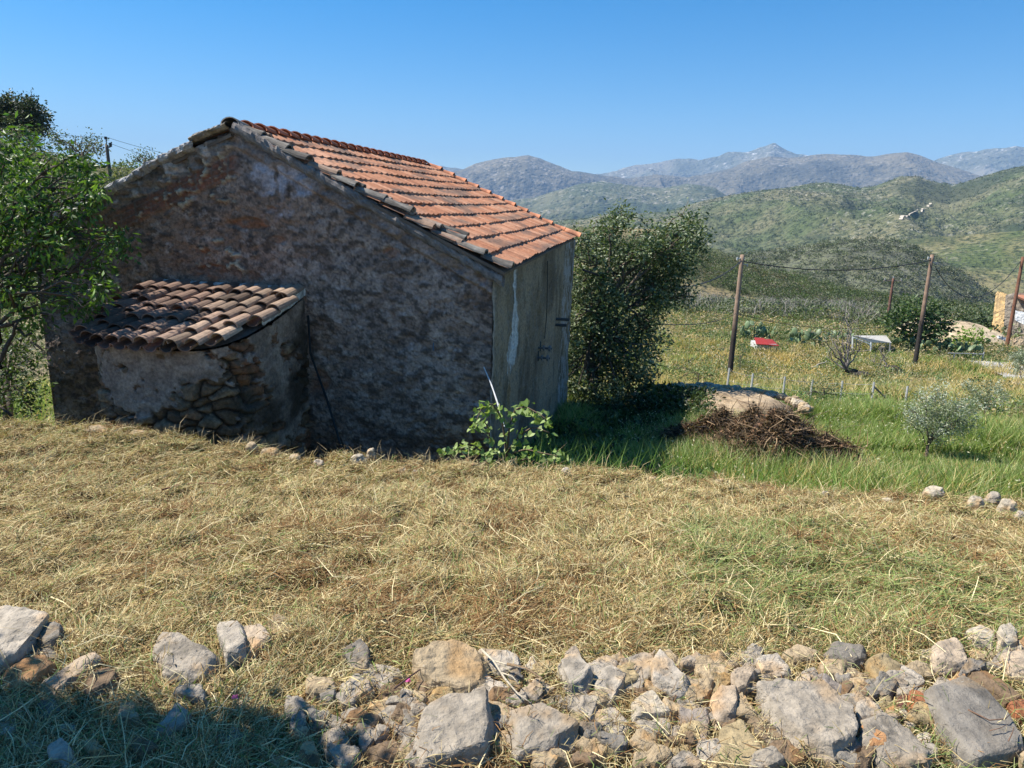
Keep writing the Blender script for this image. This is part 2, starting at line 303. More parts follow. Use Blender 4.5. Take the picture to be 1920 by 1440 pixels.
# pale dirt track on the green hill
def drape(zf, px, r0, r1, n=60):
    L_ = [on_layer(zf, x, y, r0, r1) for x, y in px]; A_ = [math.atan2(p[0], p[1]) for p in L_]; R_ = [math.hypot(p[0], p[1]) for p in L_]; R_ = np.minimum.accumulate(np.array(R_)[::-1])[::-1] if R_[0] < R_[-1] else R_
    t_ = np.linspace(0, len(px)-1, n); A_ = np.interp(t_, range(len(px)), A_); R_ = np.interp(t_, range(len(px)), R_); return np.stack([R_*np.sin(A_), R_*np.cos(A_), zf(A_, R_)], 1)
def ribbon(name, pts, wd, m, c, lift=.3):
    pts = np.array(pts); V = []
    for i, p in enumerate(pts):
        d = pts[min(i+1, len(pts)-1)]-pts[max(i-1, 0)]; s = np.array([-d[1], d[0], 0]); s /= np.linalg.norm(s); V += [p+s*wd/2+[0, 0, lift], p-s*wd/2+[0, 0, lift]]
    return mk(name, V, [(2*i, 2*i+1, 2*i+3, 2*i+2) for i in range(len(pts)-1)], m, None, c)
struct(ribbon('dirt_track', drape(z4, [(1688, 412), (1692, 405), (1703, 402), (1716, 396), (1728, 392), (1734, 391)], 780, 1700), 4.5, M_DIRT, (.50, .44, .35), .4))
struct(ribbon('dirt_track', drape(z4, [(1739, 388), (1741, 384), (1745, 381)], 780, 1700, 20), 4.5, M_DIRT, (.50, .44, .35), .4))
# ------------------------------------------------------------------ hay terrace
EP = [(-500, 800), (-200, 790), (0, 793), (100, 796), (200, 801), (320, 822), (440, 840), (560, 862), (700, 867), (800, 880), (900, 880), (1000, 888), (1100, 893), (1200, 906), (1320, 916), (1450, 926), (1600, 941), (1700, 950), (1800, 955), (1910, 968), (2100, 990), (2500, 1030)]
EW = np.array([atz(x, y, -2.3) for x, y in EP]); EA = np.arctan2(EW[:, 0], EW[:, 1]); ER = np.hypot(EW[:, 0], EW[:, 1])
def Tz(x, y, fine=True):
    x = np.asarray(x, float); y = np.asarray(y, float); z = -1.665-.635*sm(2.3, 6.3, y)**.9
    if fine: p = P3(x, y); k = sm(2.2, 2.8, y)*.8+.2; z = z+k*(.05*fbm(p*1.1, 3, 91)+.11*fbm(p*4.5, 4, 92, .6))
    return z
def onT(x, y):
    z = -1.7
    for _ in range(12): p = atz(x, y, z); z = float(Tz(p[0], p[1], False))
    return atz(x, y, z)
A = np.linspace(-1.35, 1.35, 700); T = np.linspace(0, 1, 240); re_ = np.interp(A, EA, ER)*(1+.012*fbm(P3(A*9, 0*A), 3, 4))
RR = .5+(re_[None, :]-.5)*T[:, None]; AA = np.broadcast_to(A, RR.shape); X = RR*np.sin(AA); Y = RR*np.cos(AA); Zt = Tz(X, Y)
ext = [(.10, -.10), (.18, -.45), (.3, -1.6)]
X = np.concatenate([X]+[((re_+d)*np.sin(A))[None] for d, _ in ext]); Y = np.concatenate([Y]+[((re_+d)*np.cos(A))[None] for d, _ in ext]); Zt = np.concatenate([Zt]+[(Zt[239]+z)[None] for _, z in ext])
pn = fbm(P3(X, Y)*.7, 4, 61); pf = fbm(P3(X, Y)*6, 4, 62); c = mixc((.11, .07, .035), (.22, .155, .075), sm(-.4, .4, pf)); c = mixc(c, (.12, .15, .05), sm(.0, .4, pn)*.6); c = mixc(c, mixc((.24, .18, .11), (.14, .10, .06), sm(-.3, .3, pf)), sm(2.5, 2.3, Y)*sm(-.8, -.4, X))
struct(mk('hay_terrace', np.stack([X, Y, Zt], -1), grid(700, 243), M_SOIL, None, c.reshape(-1, 3), True))
def hayc(x, y, n):
    g = fbm(P3(x, y)*.55, 4, 61)+.22*sm(-.5, 2.5, x)*sm(5.5, 3.2, y)-.1*sm(0, -3, x); k = rng.uniform(0, 1, n)
    st = np.array([[.66, .53, .29], [.55, .42, .21], [.76, .66, .42], [.36, .25, .12], [.60, .50, .31], [.26, .17, .08]])[rng.integers(0, 6, n)]
    gr = np.array([[.22, .30, .09], [.32, .38, .15], [.15, .22, .07], [.36, .40, .19]])[rng.integers(0, 4, n)]
    br = np.array([.30, .17, .08]); C = np.where((k < .16+.5*sm(-.05, .45, g))[:, None], gr, st); bn = fbm(P3(x, y)*2.2, 3, 77)
    C = np.where((rng.uniform(0, 1, n) < .12+.4*sm(.1, .5, bn))[:, None], br, C); return C*rng.uniform(.6, 1.2, (n, 1))*np.array([.97, .95, .85])
def scatterT(n, amax=.98, rmin=1.5, near=1.0):
    A = rng.uniform(-amax, amax, n); re_ = np.interp(A, EA, ER); r = rmin+(re_*1.008-rmin)*rng.uniform(0, 1, n)**near; return r*np.sin(A), r*np.cos(A)
n = 620000; x, y = scatterT(n, near=.85); B = np.stack([x, y, Tz(x, y)+rng.uniform(0, .028, n)], 1)
fl = fbm(P3(x, y)*.9, 3, 99)*4; az = fl+rng.normal(0, 1.0, n); L = rng.lognormal(-3.0, .55, n).clip(.015, .35)
_k = ~((y < 2.42) & (x > -.55) & (rng.random(n) < .75)); B, x, y, az, L = B[_k], x[_k], y[_k], az[_k], L[_k]; n = len(x)
hay = straws(B, az, rng.normal(.12, .28, n), L, rng.uniform(.0013, .0031, n)*(.7+.13*y), hayc(x, y, n), 'cut_hay', M_STRAW)
tag(hay, 'cut dry hay strewn over the sunlit terrace between the rough wall and the house', 'hay', kind='stuff')
# clumps of hay that stand up and cast small shadows
n = 270000; nc = 7000; cx, cy = scatterT(nc, near=.8); ci = rng.integers(0, nc, n); x = cx[ci]+rng.normal(0, .06, n); y = cy[ci]+rng.normal(0, .06, n)
hh = np.exp(-((x-cx[ci])**2+(y-cy[ci])**2)/.006)*rng.uniform(0, .09, n); B = np.stack([x, y, Tz(x, y)+hh], 1)
keep = np.hypot(x, y) < np.interp(np.arctan2(x, y), EA, ER)*1.01
B, x, y, ci = B[keep], x[keep], y[keep], ci[keep]; n = len(B)
ht = straws(B, rng.uniform(0, 6.28, nc)[ci]+rng.normal(0, .8, n), rng.normal(.2, .45, n), rng.uniform(.02, .09, n), rng.uniform(.0014, .0034, n)*(.7+.12*y), hayc(x, y, n)*.85, 'hay_tufts', M_STRAW, .5)
tag(ht, 'matted tufts of mown grass bunched up over the terrace hay', 'hay', kind='stuff')
# long pale stalks
n = 1300; x, y = scatterT(n, near=.8); B = np.stack([x, y, Tz(x, y)+.035], 1)
st = straws(B, rng.uniform(0, 6.28, n), rng.normal(.08, .12, n), rng.uniform(.1, .3, n), rng.uniform(.002, .004, n), np.array([.76, .64, .38])*rng.uniform(.6, 1.2, (n, 1)), 'long_stalks', M_STRAW, .35)
tag(st, 'long pale stalks lying loose on top of the hay', 'stalks', kind='stuff')
# ================================================================== STONES
import bmesh
SC = {'lg': (.54, .50, .455), 'g': (.42, .385, .345), 'dg': (.29, .275, .26), 'tan': (.50, .41, .29), 'or': (.50, .32, .18), 'pk': (.54, .455, .37), 'pu': (.36, .325, .31), 'red': (.40, .17, .09), 'br': (.26, .19, .13), 'pale': (.62, .57, .49), 'brick': (.58, .33, .17), 'rb': (.20, .10, .08), 'ye': (.46, .38, .24)}
def rock(name, outline, h, ck, seed, zfun=None, tilt=0., res=.018, rough=1., top=.74, sink=.03, pts3=None, sc3=1):
    r = np.random.default_rng(seed); out = []
    if pts3 is None:
        cx = np.mean([p[0] for p in outline]); cy = max(p[1] for p in outline); g = onT(cx, cy-4)[2] if zfun is None else zfun(cx, cy)
        mid = np.array([atz(px, py, g+h*.45) for px, py in outline])
    else: mid = np.array(pts3); g = mid[:, 2].min(); mid[:, 2] = g+h*.45
    cen = mid.mean(0); hull = []
    for p in mid:
        d = p-cen; hull.append([cen[0]+d[0]*.93, cen[1]+d[1]*.93, g-sink]); hull.append([p[0], p[1], g+h*.45+r.uniform(-.12, .12)*h])
    tx, ty = r.uniform(-.25, .25), r.uniform(.0, .35)
    sx, sy = np.abs(mid[:, 0]-cen[0]).max(), np.abs(mid[:, 1]-cen[1]).max()
    for p in mid:
        d = (p-cen)*r.uniform(top-.14, top+.14); q = cen+d; hull.append([q[0], q[1]+.0, g+h*(.92+tx*d[0]/max(sx, .01)*.6+ty*d[1]/max(sy, .01)*.6+r.uniform(-.05, .05))])
    bm = bmesh.new(); vs_ = [bm.verts.new(p) for p in hull]; res_ = bmesh.ops.convex_hull(bm, input=vs_)
    bmesh.ops.delete(bm, geom=[v for v in bm.verts if not v.link_faces], context='VERTS')
    L = max(sx, sy)*2; rs = max(res, L/26)
    for _ in range(6):
        e = [e for e in bm.edges if e.calc_length() > rs]
        if not e: break
        bmesh.ops.subdivide_edges(bm, edges=e, cuts=1); bmesh.ops.triangulate(bm, faces=[f for f in bm.faces if len(f.verts) > 3])
    bmesh.ops.recalc_face_normals(bm, faces=bm.faces[:]); bm.normal_update()
    bm.verts.index_update(); V = np.array([v.co for v in bm.verts]); E_ = np.array([[e.verts[0].index, e.verts[1].index] for e in bm.edges])
    for _ in range(1):
        S_ = np.zeros_like(V); K_ = np.zeros(len(V)); np.add.at(S_, E_[:, 0], V[E_[:, 1]]); np.add.at(S_, E_[:, 1], V[E_[:, 0]]); np.add.at(K_, E_[:, 0], 1); np.add.at(K_, E_[:, 1], 1); V = V*.4+.6*S_/K_[:, None]
    for v, c_ in zip(bm.verts, V): v.co = c_
    bm.normal_update(); N = np.array([v.normal for v in bm.verts])
    Fc = [[v.index for v in f.verts] for f in bm.faces]; bm.free()
    p = V/max(L, .05); q = seed*3.7
    V = V+N*(L*.03*fbm(p*2.5+q, 2, 3)+L*.045*(np.round(fbm(p*[3.5, 3.5, 7]+q, 3, 8)*5)/5)*rough+.006*ridged(V*24, 3, 9)*rough+.005*fbm(V*55, 3, 2)*rough)[:, None]*np.where(V[:, 2] > g-.01, 1, .3)[:, None]
    c = np.array(SC[ck])*r.uniform(.9, 1.08); m = sm(0, .5, fbm(p*2.2+q*1.3, 3, 5)); c = c*np.array([.80, .745, .655]); C = mixc(c, c*np.array([1.15, .95, .72]), m); C = mixc(C, c*.62, sm(.15, .55, fbm(p*5+q, 3, 15)))
    dirt = sm(.03, -.0, V[:, 2]-g); C = mixc(C, (.25, .18, .1), dirt*.6)
    o = mk(name, V-[cen[0], cen[1], g], Fc, M_STONE, None, C); o.location = (cen[0], cen[1], g); return o
W = 'stones of the rough low wall in the foreground'
ST = [  # outline, height, colour, label
([(-20,1160),(20,1153),(60,1160),(92,1173),(67,1200),(30,1248),(0,1253),(-22,1247)],.17,'lg','large pale grey tilted slab at the far left end of the rough wall'),
([(80,1182),(100,1178),(120,1183),(115,1203),(97,1217),(72,1212)],.13,'dg','dark grey cube-like stone against the right side of the large pale tilted slab'),
([(60,1219),(97,1215),(113,1233),(85,1250),(32,1254)],.06,'dg','low slate grey stone wedged under the cube-like dark stone'),
([(0,1267),(43,1247),(90,1232),(105,1247),(100,1263),(60,1287),(33,1300),(10,1290)],.12,'or','long orange-brown smooth stone below the large pale tilted slab'),
([(72,1290),(133,1250),(187,1228),(194,1240),(157,1272),(103,1308)],.09,'pk','long narrow pinkish slab lying diagonally beside the orange-brown stone'),
([(150,1295),(180,1263),(207,1253),(228,1270),(213,1292),(167,1309)],.09,'br','brown knobbly rounded stone right of the long diagonal slab'),
([(300,1198),(330,1202),(410,1237),(413,1249),(380,1275),(350,1280),(310,1265),(283,1229)],.15,'g','big wedge-shaped grey stone with a sharp ridge, standing alone in the hay on the left'),
([(408,1177),(443,1172),(457,1182),(462,1215),(466,1235),(427,1250),(414,1213)],.17,'lg','upright pale block with striped top, left one of a trio set in the hay'),
([(445,1188),(467,1193),(493,1180),(517,1207),(493,1225),(467,1239),(447,1212)],.13,'pk','pinkish notched stone leaning on the upright pale striped block'),
([(493,1177),(520,1163),(553,1177),(567,1210),(520,1219)],.10,'tan','crumbly earth-coloured boulder behind the pinkish notched stone'),
([(352,1305),(423,1263),(431,1277),(402,1304),(360,1322)],.05,'tan','flat tan stone slanting in the hay below the sharp-ridged wedge'),
([(433,1322),(463,1295),(478,1317),(460,1335)],.05,'pale','small pale mossy stone beside the flat slanting tan one'),
([(287,1382),(333,1327),(358,1347),(350,1368),(300,1389)],.10,'g','grey wedge half in the shade near the bottom left'),
([(247,1335),(300,1317),(312,1333),(260,1349)],.03,'tan','thin flat stone mostly buried in straw above the half-shaded wedge'),
([(397,1389),(443,1363),(467,1385),(440,1409),(410,1412)],.06,'g','grey stone under loose stalks at the edge of the bottom shadow'),
([(-5,1327),(43,1320),(53,1342),(20,1359),(-8,1357)],.06,'g','bluish stone in deep shade at the left picture edge, upper of two'),
([(67,1322),(100,1310),(115,1339),(80,1355)],.05,'dg','dark stone in the shade below the long diagonal slab'),
([(107,1362),(145,1357),(143,1379),(110,1382)],.05,'g','squarish shaded stone below the knobbly brown stone'),
([(-2,1361),(33,1361),(31,1380),(-4,1381)],.05,'lg','small pale stone in deep shade at the left picture edge, lower of two'),
([(277,1407),(320,1399),(312,1422),(280,1424)],.04,'g','small stone in full shade below the half-shaded wedge'),
([(37,1397),(77,1399),(68,1421),(40,1417)],.04,'lg','lowest pale stone in the bottom left shadow'),
([(772,1252),(808,1231),(865,1224),(900,1231),(918,1263),(914,1291),(872,1307),(808,1297),(785,1279)],.19,'tan','big pitted tan boulder at the middle of the rough wall'),
([(893,1228),(950,1227),(978,1243),(976,1265),(925,1267),(905,1249)],.12,'lg','pale grey stone tucked behind the big pitted tan boulder'),
([(801,1336),(836,1321),(914,1323),(927,1387),(914,1424),(872,1430),(790,1444),(770,1424),(790,1371)],.20,'g','largest square-faced grey block below the big tan boulder'),
([(748,1302),(765,1305),(780,1344),(780,1371),(762,1385),(746,1358)],.12,'dg','narrow dark upright stone left of the square-faced grey block'),
([(946,1336),(1020,1337),(1091,1376),(1091,1396),(1010,1406),(967,1435),(948,1390)],.17,'g','wide crumbling grey stone right of the square-faced grey block'),
([(631,1275),(645,1264),(671,1286),(649,1300)],.06,'pale','small pointed pale stone left of the big tan boulder'),
([(638,1231),(677,1206),(698,1227),(691,1265),(663,1275)],.13,'dg','dark weathered stone half hidden in tall stubble left of the tan boulder'),
([(684,1314),(741,1305),(730,1321),(691,1328)],.03,'tan','thin flat sliver of stone left of the narrow dark upright stone'),
([(588,1318),(638,1319),(652,1346),(631,1360),(590,1350)],.04,'tan','rounded tan stone sunk in the straw left of centre'),
([(684,1413),(748,1390),(760,1417),(737,1442),(695,1444)],.10,'br','brown flat-topped stone at the bottom edge left of the square-faced block'),
([(919,1304),(939,1291),(955,1311),(935,1328),(920,1325)],.07,'br','small reddish-brown stone under the right end of the big tan boulder'),
([(983,1256),(996,1238),(1013,1259),(999,1272)],.08,'pale','small pale pyramid-shaped stone behind the twigs'),
([(1045,1258),(1056,1243),(1084,1245),(1114,1277),(1102,1300),(1070,1311),(1062,1273)],.19,'lg','rounded bluish-grey stone standing up like a knuckle'),
([(1056,1243),(1081,1225),(1094,1249),(1070,1257)],.15,'pk','pink-tinged stone peeping up behind the knuckle-shaped grey stone'),
([(1113,1279),(1141,1259),(1187,1271),(1169,1295),(1144,1332),(1113,1328)],.12,'lg','pale plate-like stone propped right of the knuckle-shaped stone'),
([(1176,1279),(1206,1297),(1183,1307),(1170,1297)],.07,'g','little grey stone touching the right corner of the pale plate'),
([(1095,1339),(1155,1334),(1188,1371),(1169,1389),(1112,1371)],.08,'lg','flat pale knobbly stone below the pale plate'),
([(1010,1314),(1052,1305),(1075,1332),(1020,1332)],.06,'g','low grey stone between the crumbling stone and the knuckle-shaped one'),
([(978,1279),(996,1273),(1000,1289),(981,1297)],.05,'pk','tiny pink stone under the thin branch'),
([(656,1311),(684,1328),(684,1343),(659,1346)],.05,'pale','cracked pale stone beside the sliver in the straw'),
([(1215,1253),(1232,1229),(1298,1292),(1290,1310),(1264,1310),(1222,1287)],.17,'lg','triangular blue-grey stone standing on edge right of centre'),
([(1301,1294),(1342,1278),(1372,1292),(1350,1310),(1324,1321)],.10,'ye','flat lichen-yellow stone right of the triangular stone'),
([(1367,1276),(1399,1253),(1418,1274),(1399,1306),(1380,1313),(1369,1291)],.16,'pk','pinkish-beige angular stone above the standing beige one'),
([(1356,1272),(1365,1251),(1387,1245),(1389,1259),(1361,1279)],.13,'tan','tan stone hiding behind the pinkish-beige angular stone'),
([(1331,1324),(1350,1300),(1380,1300),(1386,1332),(1369,1366),(1342,1369),(1333,1351)],.15,'pk','beige pear-shaped stone standing in front of the wall top'),
([(1185,1317),(1222,1307),(1252,1330),(1258,1345),(1222,1354),(1183,1360)],.12,'pale','rounded pale stone with a tan patch below the triangular stone'),
([(1188,1364),(1241,1351),(1266,1354),(1258,1381),(1211,1392)],.09,'g','grey stone directly below the round pale one with the tan patch'),
([(1267,1332),(1324,1341),(1331,1366),(1326,1418),(1312,1414),(1277,1366)],.11,'pu','purple-grey slab tapering to a point beside the pear-shaped stone'),
([(1412,1253),(1455,1238),(1487,1266),(1478,1279),(1419,1277)],.14,'lg','pale block with a slanting lit top left of the flat dark wedge'),
([(1421,1279),(1485,1276),(1491,1292),(1427,1299)],.09,'dg','dark low stone supporting the pale slant-topped block'),
([(1421,1306),(1470,1292),(1537,1300),(1594,1345),(1599,1392),(1567,1433),(1507,1411),(1462,1377),(1430,1343)],.20,'g','massive lumpy grey boulder, widest in the right half of the wall'),
([(1342,1377),(1387,1367),(1434,1422),(1434,1446),(1333,1446)],.12,'ye','flat yellowish slab cut by the bottom edge below the pear-shaped stone'),
([(1384,1339),(1425,1345),(1494,1414),(1462,1422),(1423,1392)],.10,'dg','dark slanting slab squeezed between pear-shaped stone and massive boulder'),
([(1526,1283),(1537,1274),(1582,1300),(1586,1317),(1556,1309)],.12,'pu','white-veined purple angular stone behind the massive boulder'),
([(1464,1234),(1492,1217),(1537,1230),(1528,1246),(1485,1249)],.10,'tan','orange-tan rounded stone at the back left of the flat dark wedge'),
([(1541,1227),(1560,1217),(1629,1229),(1624,1246),(1597,1253),(1547,1238)],.12,'dg','flat dark-grey wedge with a bright top at the back of the wall'),
([(1532,1253),(1552,1244),(1597,1251),(1580,1283),(1537,1272)],.11,'tan','tan stone with brown stripes just below the flat dark wedge'),
([(1622,1246),(1657,1234),(1693,1259),(1682,1302),(1650,1294),(1627,1268)],.13,'ye','yellowish layered stone right of the brown-striped one'),
([(1603,1294),(1635,1289),(1644,1324),(1620,1362),(1592,1332)],.10,'br','brownish block right of the massive boulder'),
([(1676,1317),(1699,1309),(1706,1332),(1684,1343)],.09,'rb','dark maroon stone left of the brick-red one'),
([(1697,1324),(1706,1305),(1744,1324),(1749,1343),(1717,1356),(1700,1347)],.11,'red','brick-red stone at the left corner of the huge flat slab'),
([(1601,1381),(1616,1369),(1659,1397),(1659,1414),(1631,1420)],.09,'brick','broken orange brick piece lying on the spotted oval stone'),
([(1612,1369),(1650,1352),(1706,1375),(1746,1422),(1742,1446),(1650,1446),(1603,1407)],.13,'g','oval grey stone with white spots under the orange brick piece'),
([(1717,1302),(1800,1288),(1837,1305),(1896,1352),(1920,1397),(1929,1414),(1837,1428),(1830,1442),(1800,1431),(1760,1377)],.16,'dg','huge smooth slate-grey slab in the bottom right corner'),
([(1768,1287),(1804,1270),(1813,1289),(1785,1294)],.09,'or','flat orange stone at the back edge of the huge slab'),
([(1807,1268),(1837,1264),(1875,1283),(1918,1317),(1886,1324),(1837,1302)],.11,'br','long brown layered slab along the upper right side of the huge slab'),
([(1742,1231),(1785,1212),(1807,1223),(1817,1255),(1785,1268),(1745,1264)],.17,'pk','chunky pinkish block with rust cracks near the right end'),
([(1802,1197),(1837,1184),(1867,1193),(1862,1219),(1822,1216)],.14,'pale','flat pale stone at the back, upper right, left one of a pair'),
([(1867,1191),(1890,1180),(1909,1193),(1907,1219),(1871,1223)],.16,'pale','rounded pale stone at the back, upper right, right one of a pair'),
([(1905,1216),(1920,1201),(1942,1210),(1922,1231)],.13,'or','tan-orange stone cut by the right picture edge'),
([(1865,1242),(1905,1229),(1940,1238),(1935,1283),(1894,1272)],.14,'pk','large whitish-pink stone at the right picture edge'),
([(1723,1231),(1746,1223),(1747,1251),(1723,1249)],.10,'g','small grey stone left of the chunky pinkish block'),
([(1886,1328),(1926,1319),(1935,1354),(1905,1351)],.09,'red','reddish stone at the right picture edge beside the huge slab'),
([(1642,1302),(1665,1307),(1674,1332),(1650,1332)],.08,'ye','dull yellow stone between the brownish block and the maroon stone'),
([(1813,1231),(1860,1225),(1873,1244),(1830,1249)],.10,'tan','low tan stone between the chunky pinkish block and the right edge'),
([(1490,1279),(1519,1277),(1521,1294),(1492,1294)],.10,'pk','small squarish stone between the dark low stone and the white-veined one'),
([(1655,1336),(1680,1330),(1686,1347),(1665,1354)],.08,'or','small orange stone below the maroon stone'),
([(1682,1339),(1691,1334),(1716,1369),(1702,1377)],.08,'pale','small pale stick-shaped stone below the brick-red one'),
([(1714,1384),(1740,1379),(1749,1407),(1725,1409)],.07,'lg','small pale stone between the spotted oval and the huge slab'),
]
for i, (o_, h, ck, lab) in enumerate(ST):
    if ck == 'brick': o = rock('broken_brick', o_, h, ck, 100+i, rough=.4, top=.9); tag(o, lab, 'brick')
    else: o = rock('wall_stone', o_, h*.58, ck, 100+i, rough=(.25 if 'smooth slate' in lab else .7), top=(.9 if h > .15 and len(o_) > 7 else .80), res=.015); tag(o, lab, 'stone', W)
# small rubble between the larger stones, nothing tells these apart
rr = np.random.default_rng(5); big = np.array([[np.mean([p[0] for p in s[0]]), np.mean([p[1] for p in s[0]]), max(p[0] for p in s[0])-min(p[0] for p in s[0])] for s in ST])
k = 0
for _ in range(3200):
    if k >= 150: break
    x = rr.uniform(560, 1925) if rr.random() < .985 else rr.uniform(0, 560); lo = 1275-(x-1500)*.13 if x > 1500 else (1262 if x > 700 else 1290); lo = 1240 if x > 1000 and x < 1500 else lo
    y = rr.uniform(lo, 1440); d = np.hypot(big[:, 0]-x, (big[:, 1]-y)*1.3)-big[:, 2]*.5
    if d.min() < -4: continue
    s = rr.uniform(15, 42); n = rr.integers(5, 8); t = np.sort(rr.uniform(0, 6.28, n)); out = [(x+s*math.cos(a)*rr.uniform(.8, 1.2), y+s*.6*math.sin(a)*rr.uniform(.8, 1.2)) for a in t]
    if np.max(np.diff(np.append(t, t[0]+6.28))) > 2.6: continue
    o = rock('rubble_stone', out, rr.uniform(.05, .075), rr.choice(['g', 'dg', 'tan', 'lg', 'br', 'g', 'ye', 'g', 'tan']), 500+k, res=.012, top=.88)
    tag(o, 'small piece of rubble wedged among the bigger stones of the rough foreground wall', 'rubble', 'small rubble stones of the foreground wall'); big = np.vstack([big, [x, y, s*1.6]]); k += 1
ED = [(182,803,64,15,.07,'tan','long flat tan stone at the terrace rim, left of the tiled apse wall'), (263,810,40,11,.05,'tan','small flat stone on the terrace rim, second from the left'), (338,828,34,12,.05,'lg','pale sliver of stone in the hay below the tiled apse'),
(473,845,28,14,.09,'tan','small tan stone at the rim touching the long flat rim stone'), (509,848,48,19,.10,'tan','long flat rim stone below the right end of the apse'), (552,856,30,15,.08,'pk','pinkish rim stone between the long flat stone and the cable foot'), (598,863,30,18,.10,'lg','pale rim stone just left of the foot of the black cable'),
(670,862,40,23,.13,'pale','biggest pale rounded stone on the rim, right of the cable foot'), (695,858,20,16,.16,'pale','small bright stone perched beside the biggest pale rim stone'), (780,889,18,13,.05,'lg','small pale stone lying in the hay below the long house wall'), (754,886,28,15,.06,'tan','low tan stone in the hay left of the small pale one'),
(888,878,22,14,.07,'tan','small tan rim stone under the climbing vine'), (1059,897,20,24,.09,'pale','upright pale stone on the rim right of the vine'), (1222,904,26,13,.06,'pale','small pale rim stone above the shaded ditch'), (1345,917,24,12,.05,'tan','small tan rim stone in front of the brush heap'),
(1546,934,20,14,.06,'pale','lone pale rim stone before the green field'), (1658,946,30,14,.07,'pale','flat pale rim stone below the nearest olive tree'), (1745,937,46,16,.09,'pale','wide flat rim stone left of the white rim cluster'), (1825,950,38,26,.12,'pale','white stone at the left of the cluster near the right edge'),
(1858,944,34,26,.13,'lg','pale stone in the middle of the cluster near the right edge'), (1886,952,42,30,.13,'pale','white notched stone at the right of the cluster near the right edge'), (1909,976,22,18,.09,'lg','small stone just below the rim cluster at the right edge')]
for i, (x, y, ww, hh, h, ck, lab) in enumerate(ED):
    g = onT(x, y+hh/2-1); g = g if np.hypot(g[0], g[1]) < np.interp(math.atan2(g[0], g[1]), EA, ER) else np.array([g[0], g[1], g[2]])*np.interp(math.atan2(g[0], g[1]), EA, ER)/np.hypot(g[0], g[1])
    s = ww/2*.85*np.hypot(g[1], g[2])/F; r_ = np.random.default_rng(900+i); t = np.sort(np.arange(7)*.9+r_.uniform(-.2, .2, 7)); zb = float(Tz(g[0], g[1]))
    P = [[g[0]+s*math.cos(a)*r_.uniform(.85, 1.1), g[1]+s*.75*math.sin(a)*r_.uniform(.85, 1.1), zb] for a in t]
    tag(rock('rim_stone', None, h*.9, ck, 900+i, pts3=P, res=.02, top=.7), lab, 'stone', 'stones along the far rim of the hay terrace')
# straw lying over and between the stones
n = 30000; x = rng.uniform(-1.9, 2.3, n); y = rng.uniform(1.6, 2.75, n); zz = Tz(x, y)+rng.uniform(0, .05, n)*rng.random(n)
_k = ~((x > -.5) & (y < 2.4) & (rng.random(n) < .55)); x, y, zz = x[_k], y[_k], zz[_k]; n = len(x)
s2 = straws(np.stack([x, y, zz], 1), rng.uniform(0, 6.28, n), rng.normal(.1, .3, n), rng.lognormal(-2.9, .5, n).clip(.02, .3), rng.uniform(.0012, .0028, n), hayc(x, y, n)*.95, 'straw_litter', M_STRAW, .5)
tag(s2, 'thin straw and dry stems tangled among the stones of the foreground wall', 'straw', kind='stuff')
# twigs on the stones
def twig(px, r, lab, c=(.28, .2, .12), lift=.10, side=()):
    P = [onT(x, y)*.97+[0, 0, lift*.5] for x, y in px]; L = [tube(P, np.linspace(r, r*.4, len(P)), 5, c)]
    for sd in side: L.append(tube([onT(x, y)*.97+[0, 0, lift*.5] for x, y in sd], np.linspace(r*.7, r*.3, len(sd)), 4, c))
    V, Fc, C = join(L); tag(mk('twig', V, Fc, M_BARK, None, C, True), lab, 'twig')
twig([(902,1240),(925,1262),(945,1295),(970,1325),(995,1343)], .0055, 'long pale twig slanting across the stones beside the big tan boulder', (.5, .43, .32), side=[[(925,1262),(955,1270),(985,1278)], [(940,1285),(960,1292),(972,1306)]])
twig([(950,1268),(985,1276),(1015,1295),(1010,1302)], .006, 'bent brown twig right of the long pale slanting twig', (.25, .17, .10))
twig([(740,1315),(765,1295),(800,1270),(850,1245)], .004, 'thin dark bramble stem lying over the big tan boulder', (.10, .06, .05))
twig([(1810,1355),(1850,1375),(1880,1372),(1890,1362)], .003, 'thin wiry dead stem curling on the huge slate slab', (.2, .12, .08), side=[[(1850,1395),(1870,1390),(1885,1382)], [(1885,1415),(1892,1400),(1896,1388)]])
twig([(620,1150),(660,1155),(720,1149),(790,1152),(830,1160)], .005, 'curved brown stick half sunk in the hay', (.3, .19, .1), .05)
twig([(305,925),(340,915),(390,912),(440,918)], .009, 'bowed reddish stick lying in the hay on the far left of the terrace', (.28, .14, .08), .06)
# pink petals
for (x, y, lab) in [(440, 1310, 'tiny pink petal on the small mossy stone at bottom left'), (764, 1279, 'tiny pink petal beside the big tan boulder')]:
    c0 = onT(x, y)*.965; V = [c0+np.array(v)*.012 for v in [(-1, 0, 0), (0, -.5, .4), (1, 0, .1), (.7, .6, .9), (-.6, .5, .8)]]; o = mk('petal', V, [(0, 1, 2, 3, 4)], M_LEAF, None, (.75, .12, .38)); tag(o, lab, 'petal')
# upright green and dry sprigs among the stones
n = 2400; x = rng.uniform(-1.9, 2.4, n); y = 1.9+rng.uniform(0, 1, n)**1.5*4; cl = fbm(P3(x, y)*1.6, 3, 8) > .12; x, y = x[cl], y[cl]; n = len(x)
g = blades(np.stack([x, y, Tz(x, y)], 1), rng.uniform(.03, .13, n), rng.uniform(.0025, .005, n), .7, np.array([.20, .28, .08])*rng.uniform(.6, 1.3, (n, 1)), 'green_sprigs', M_GRASS)
tag(g, 'short green sprigs sprouting through the hay and between the stones', 'grass', kind='stuff')

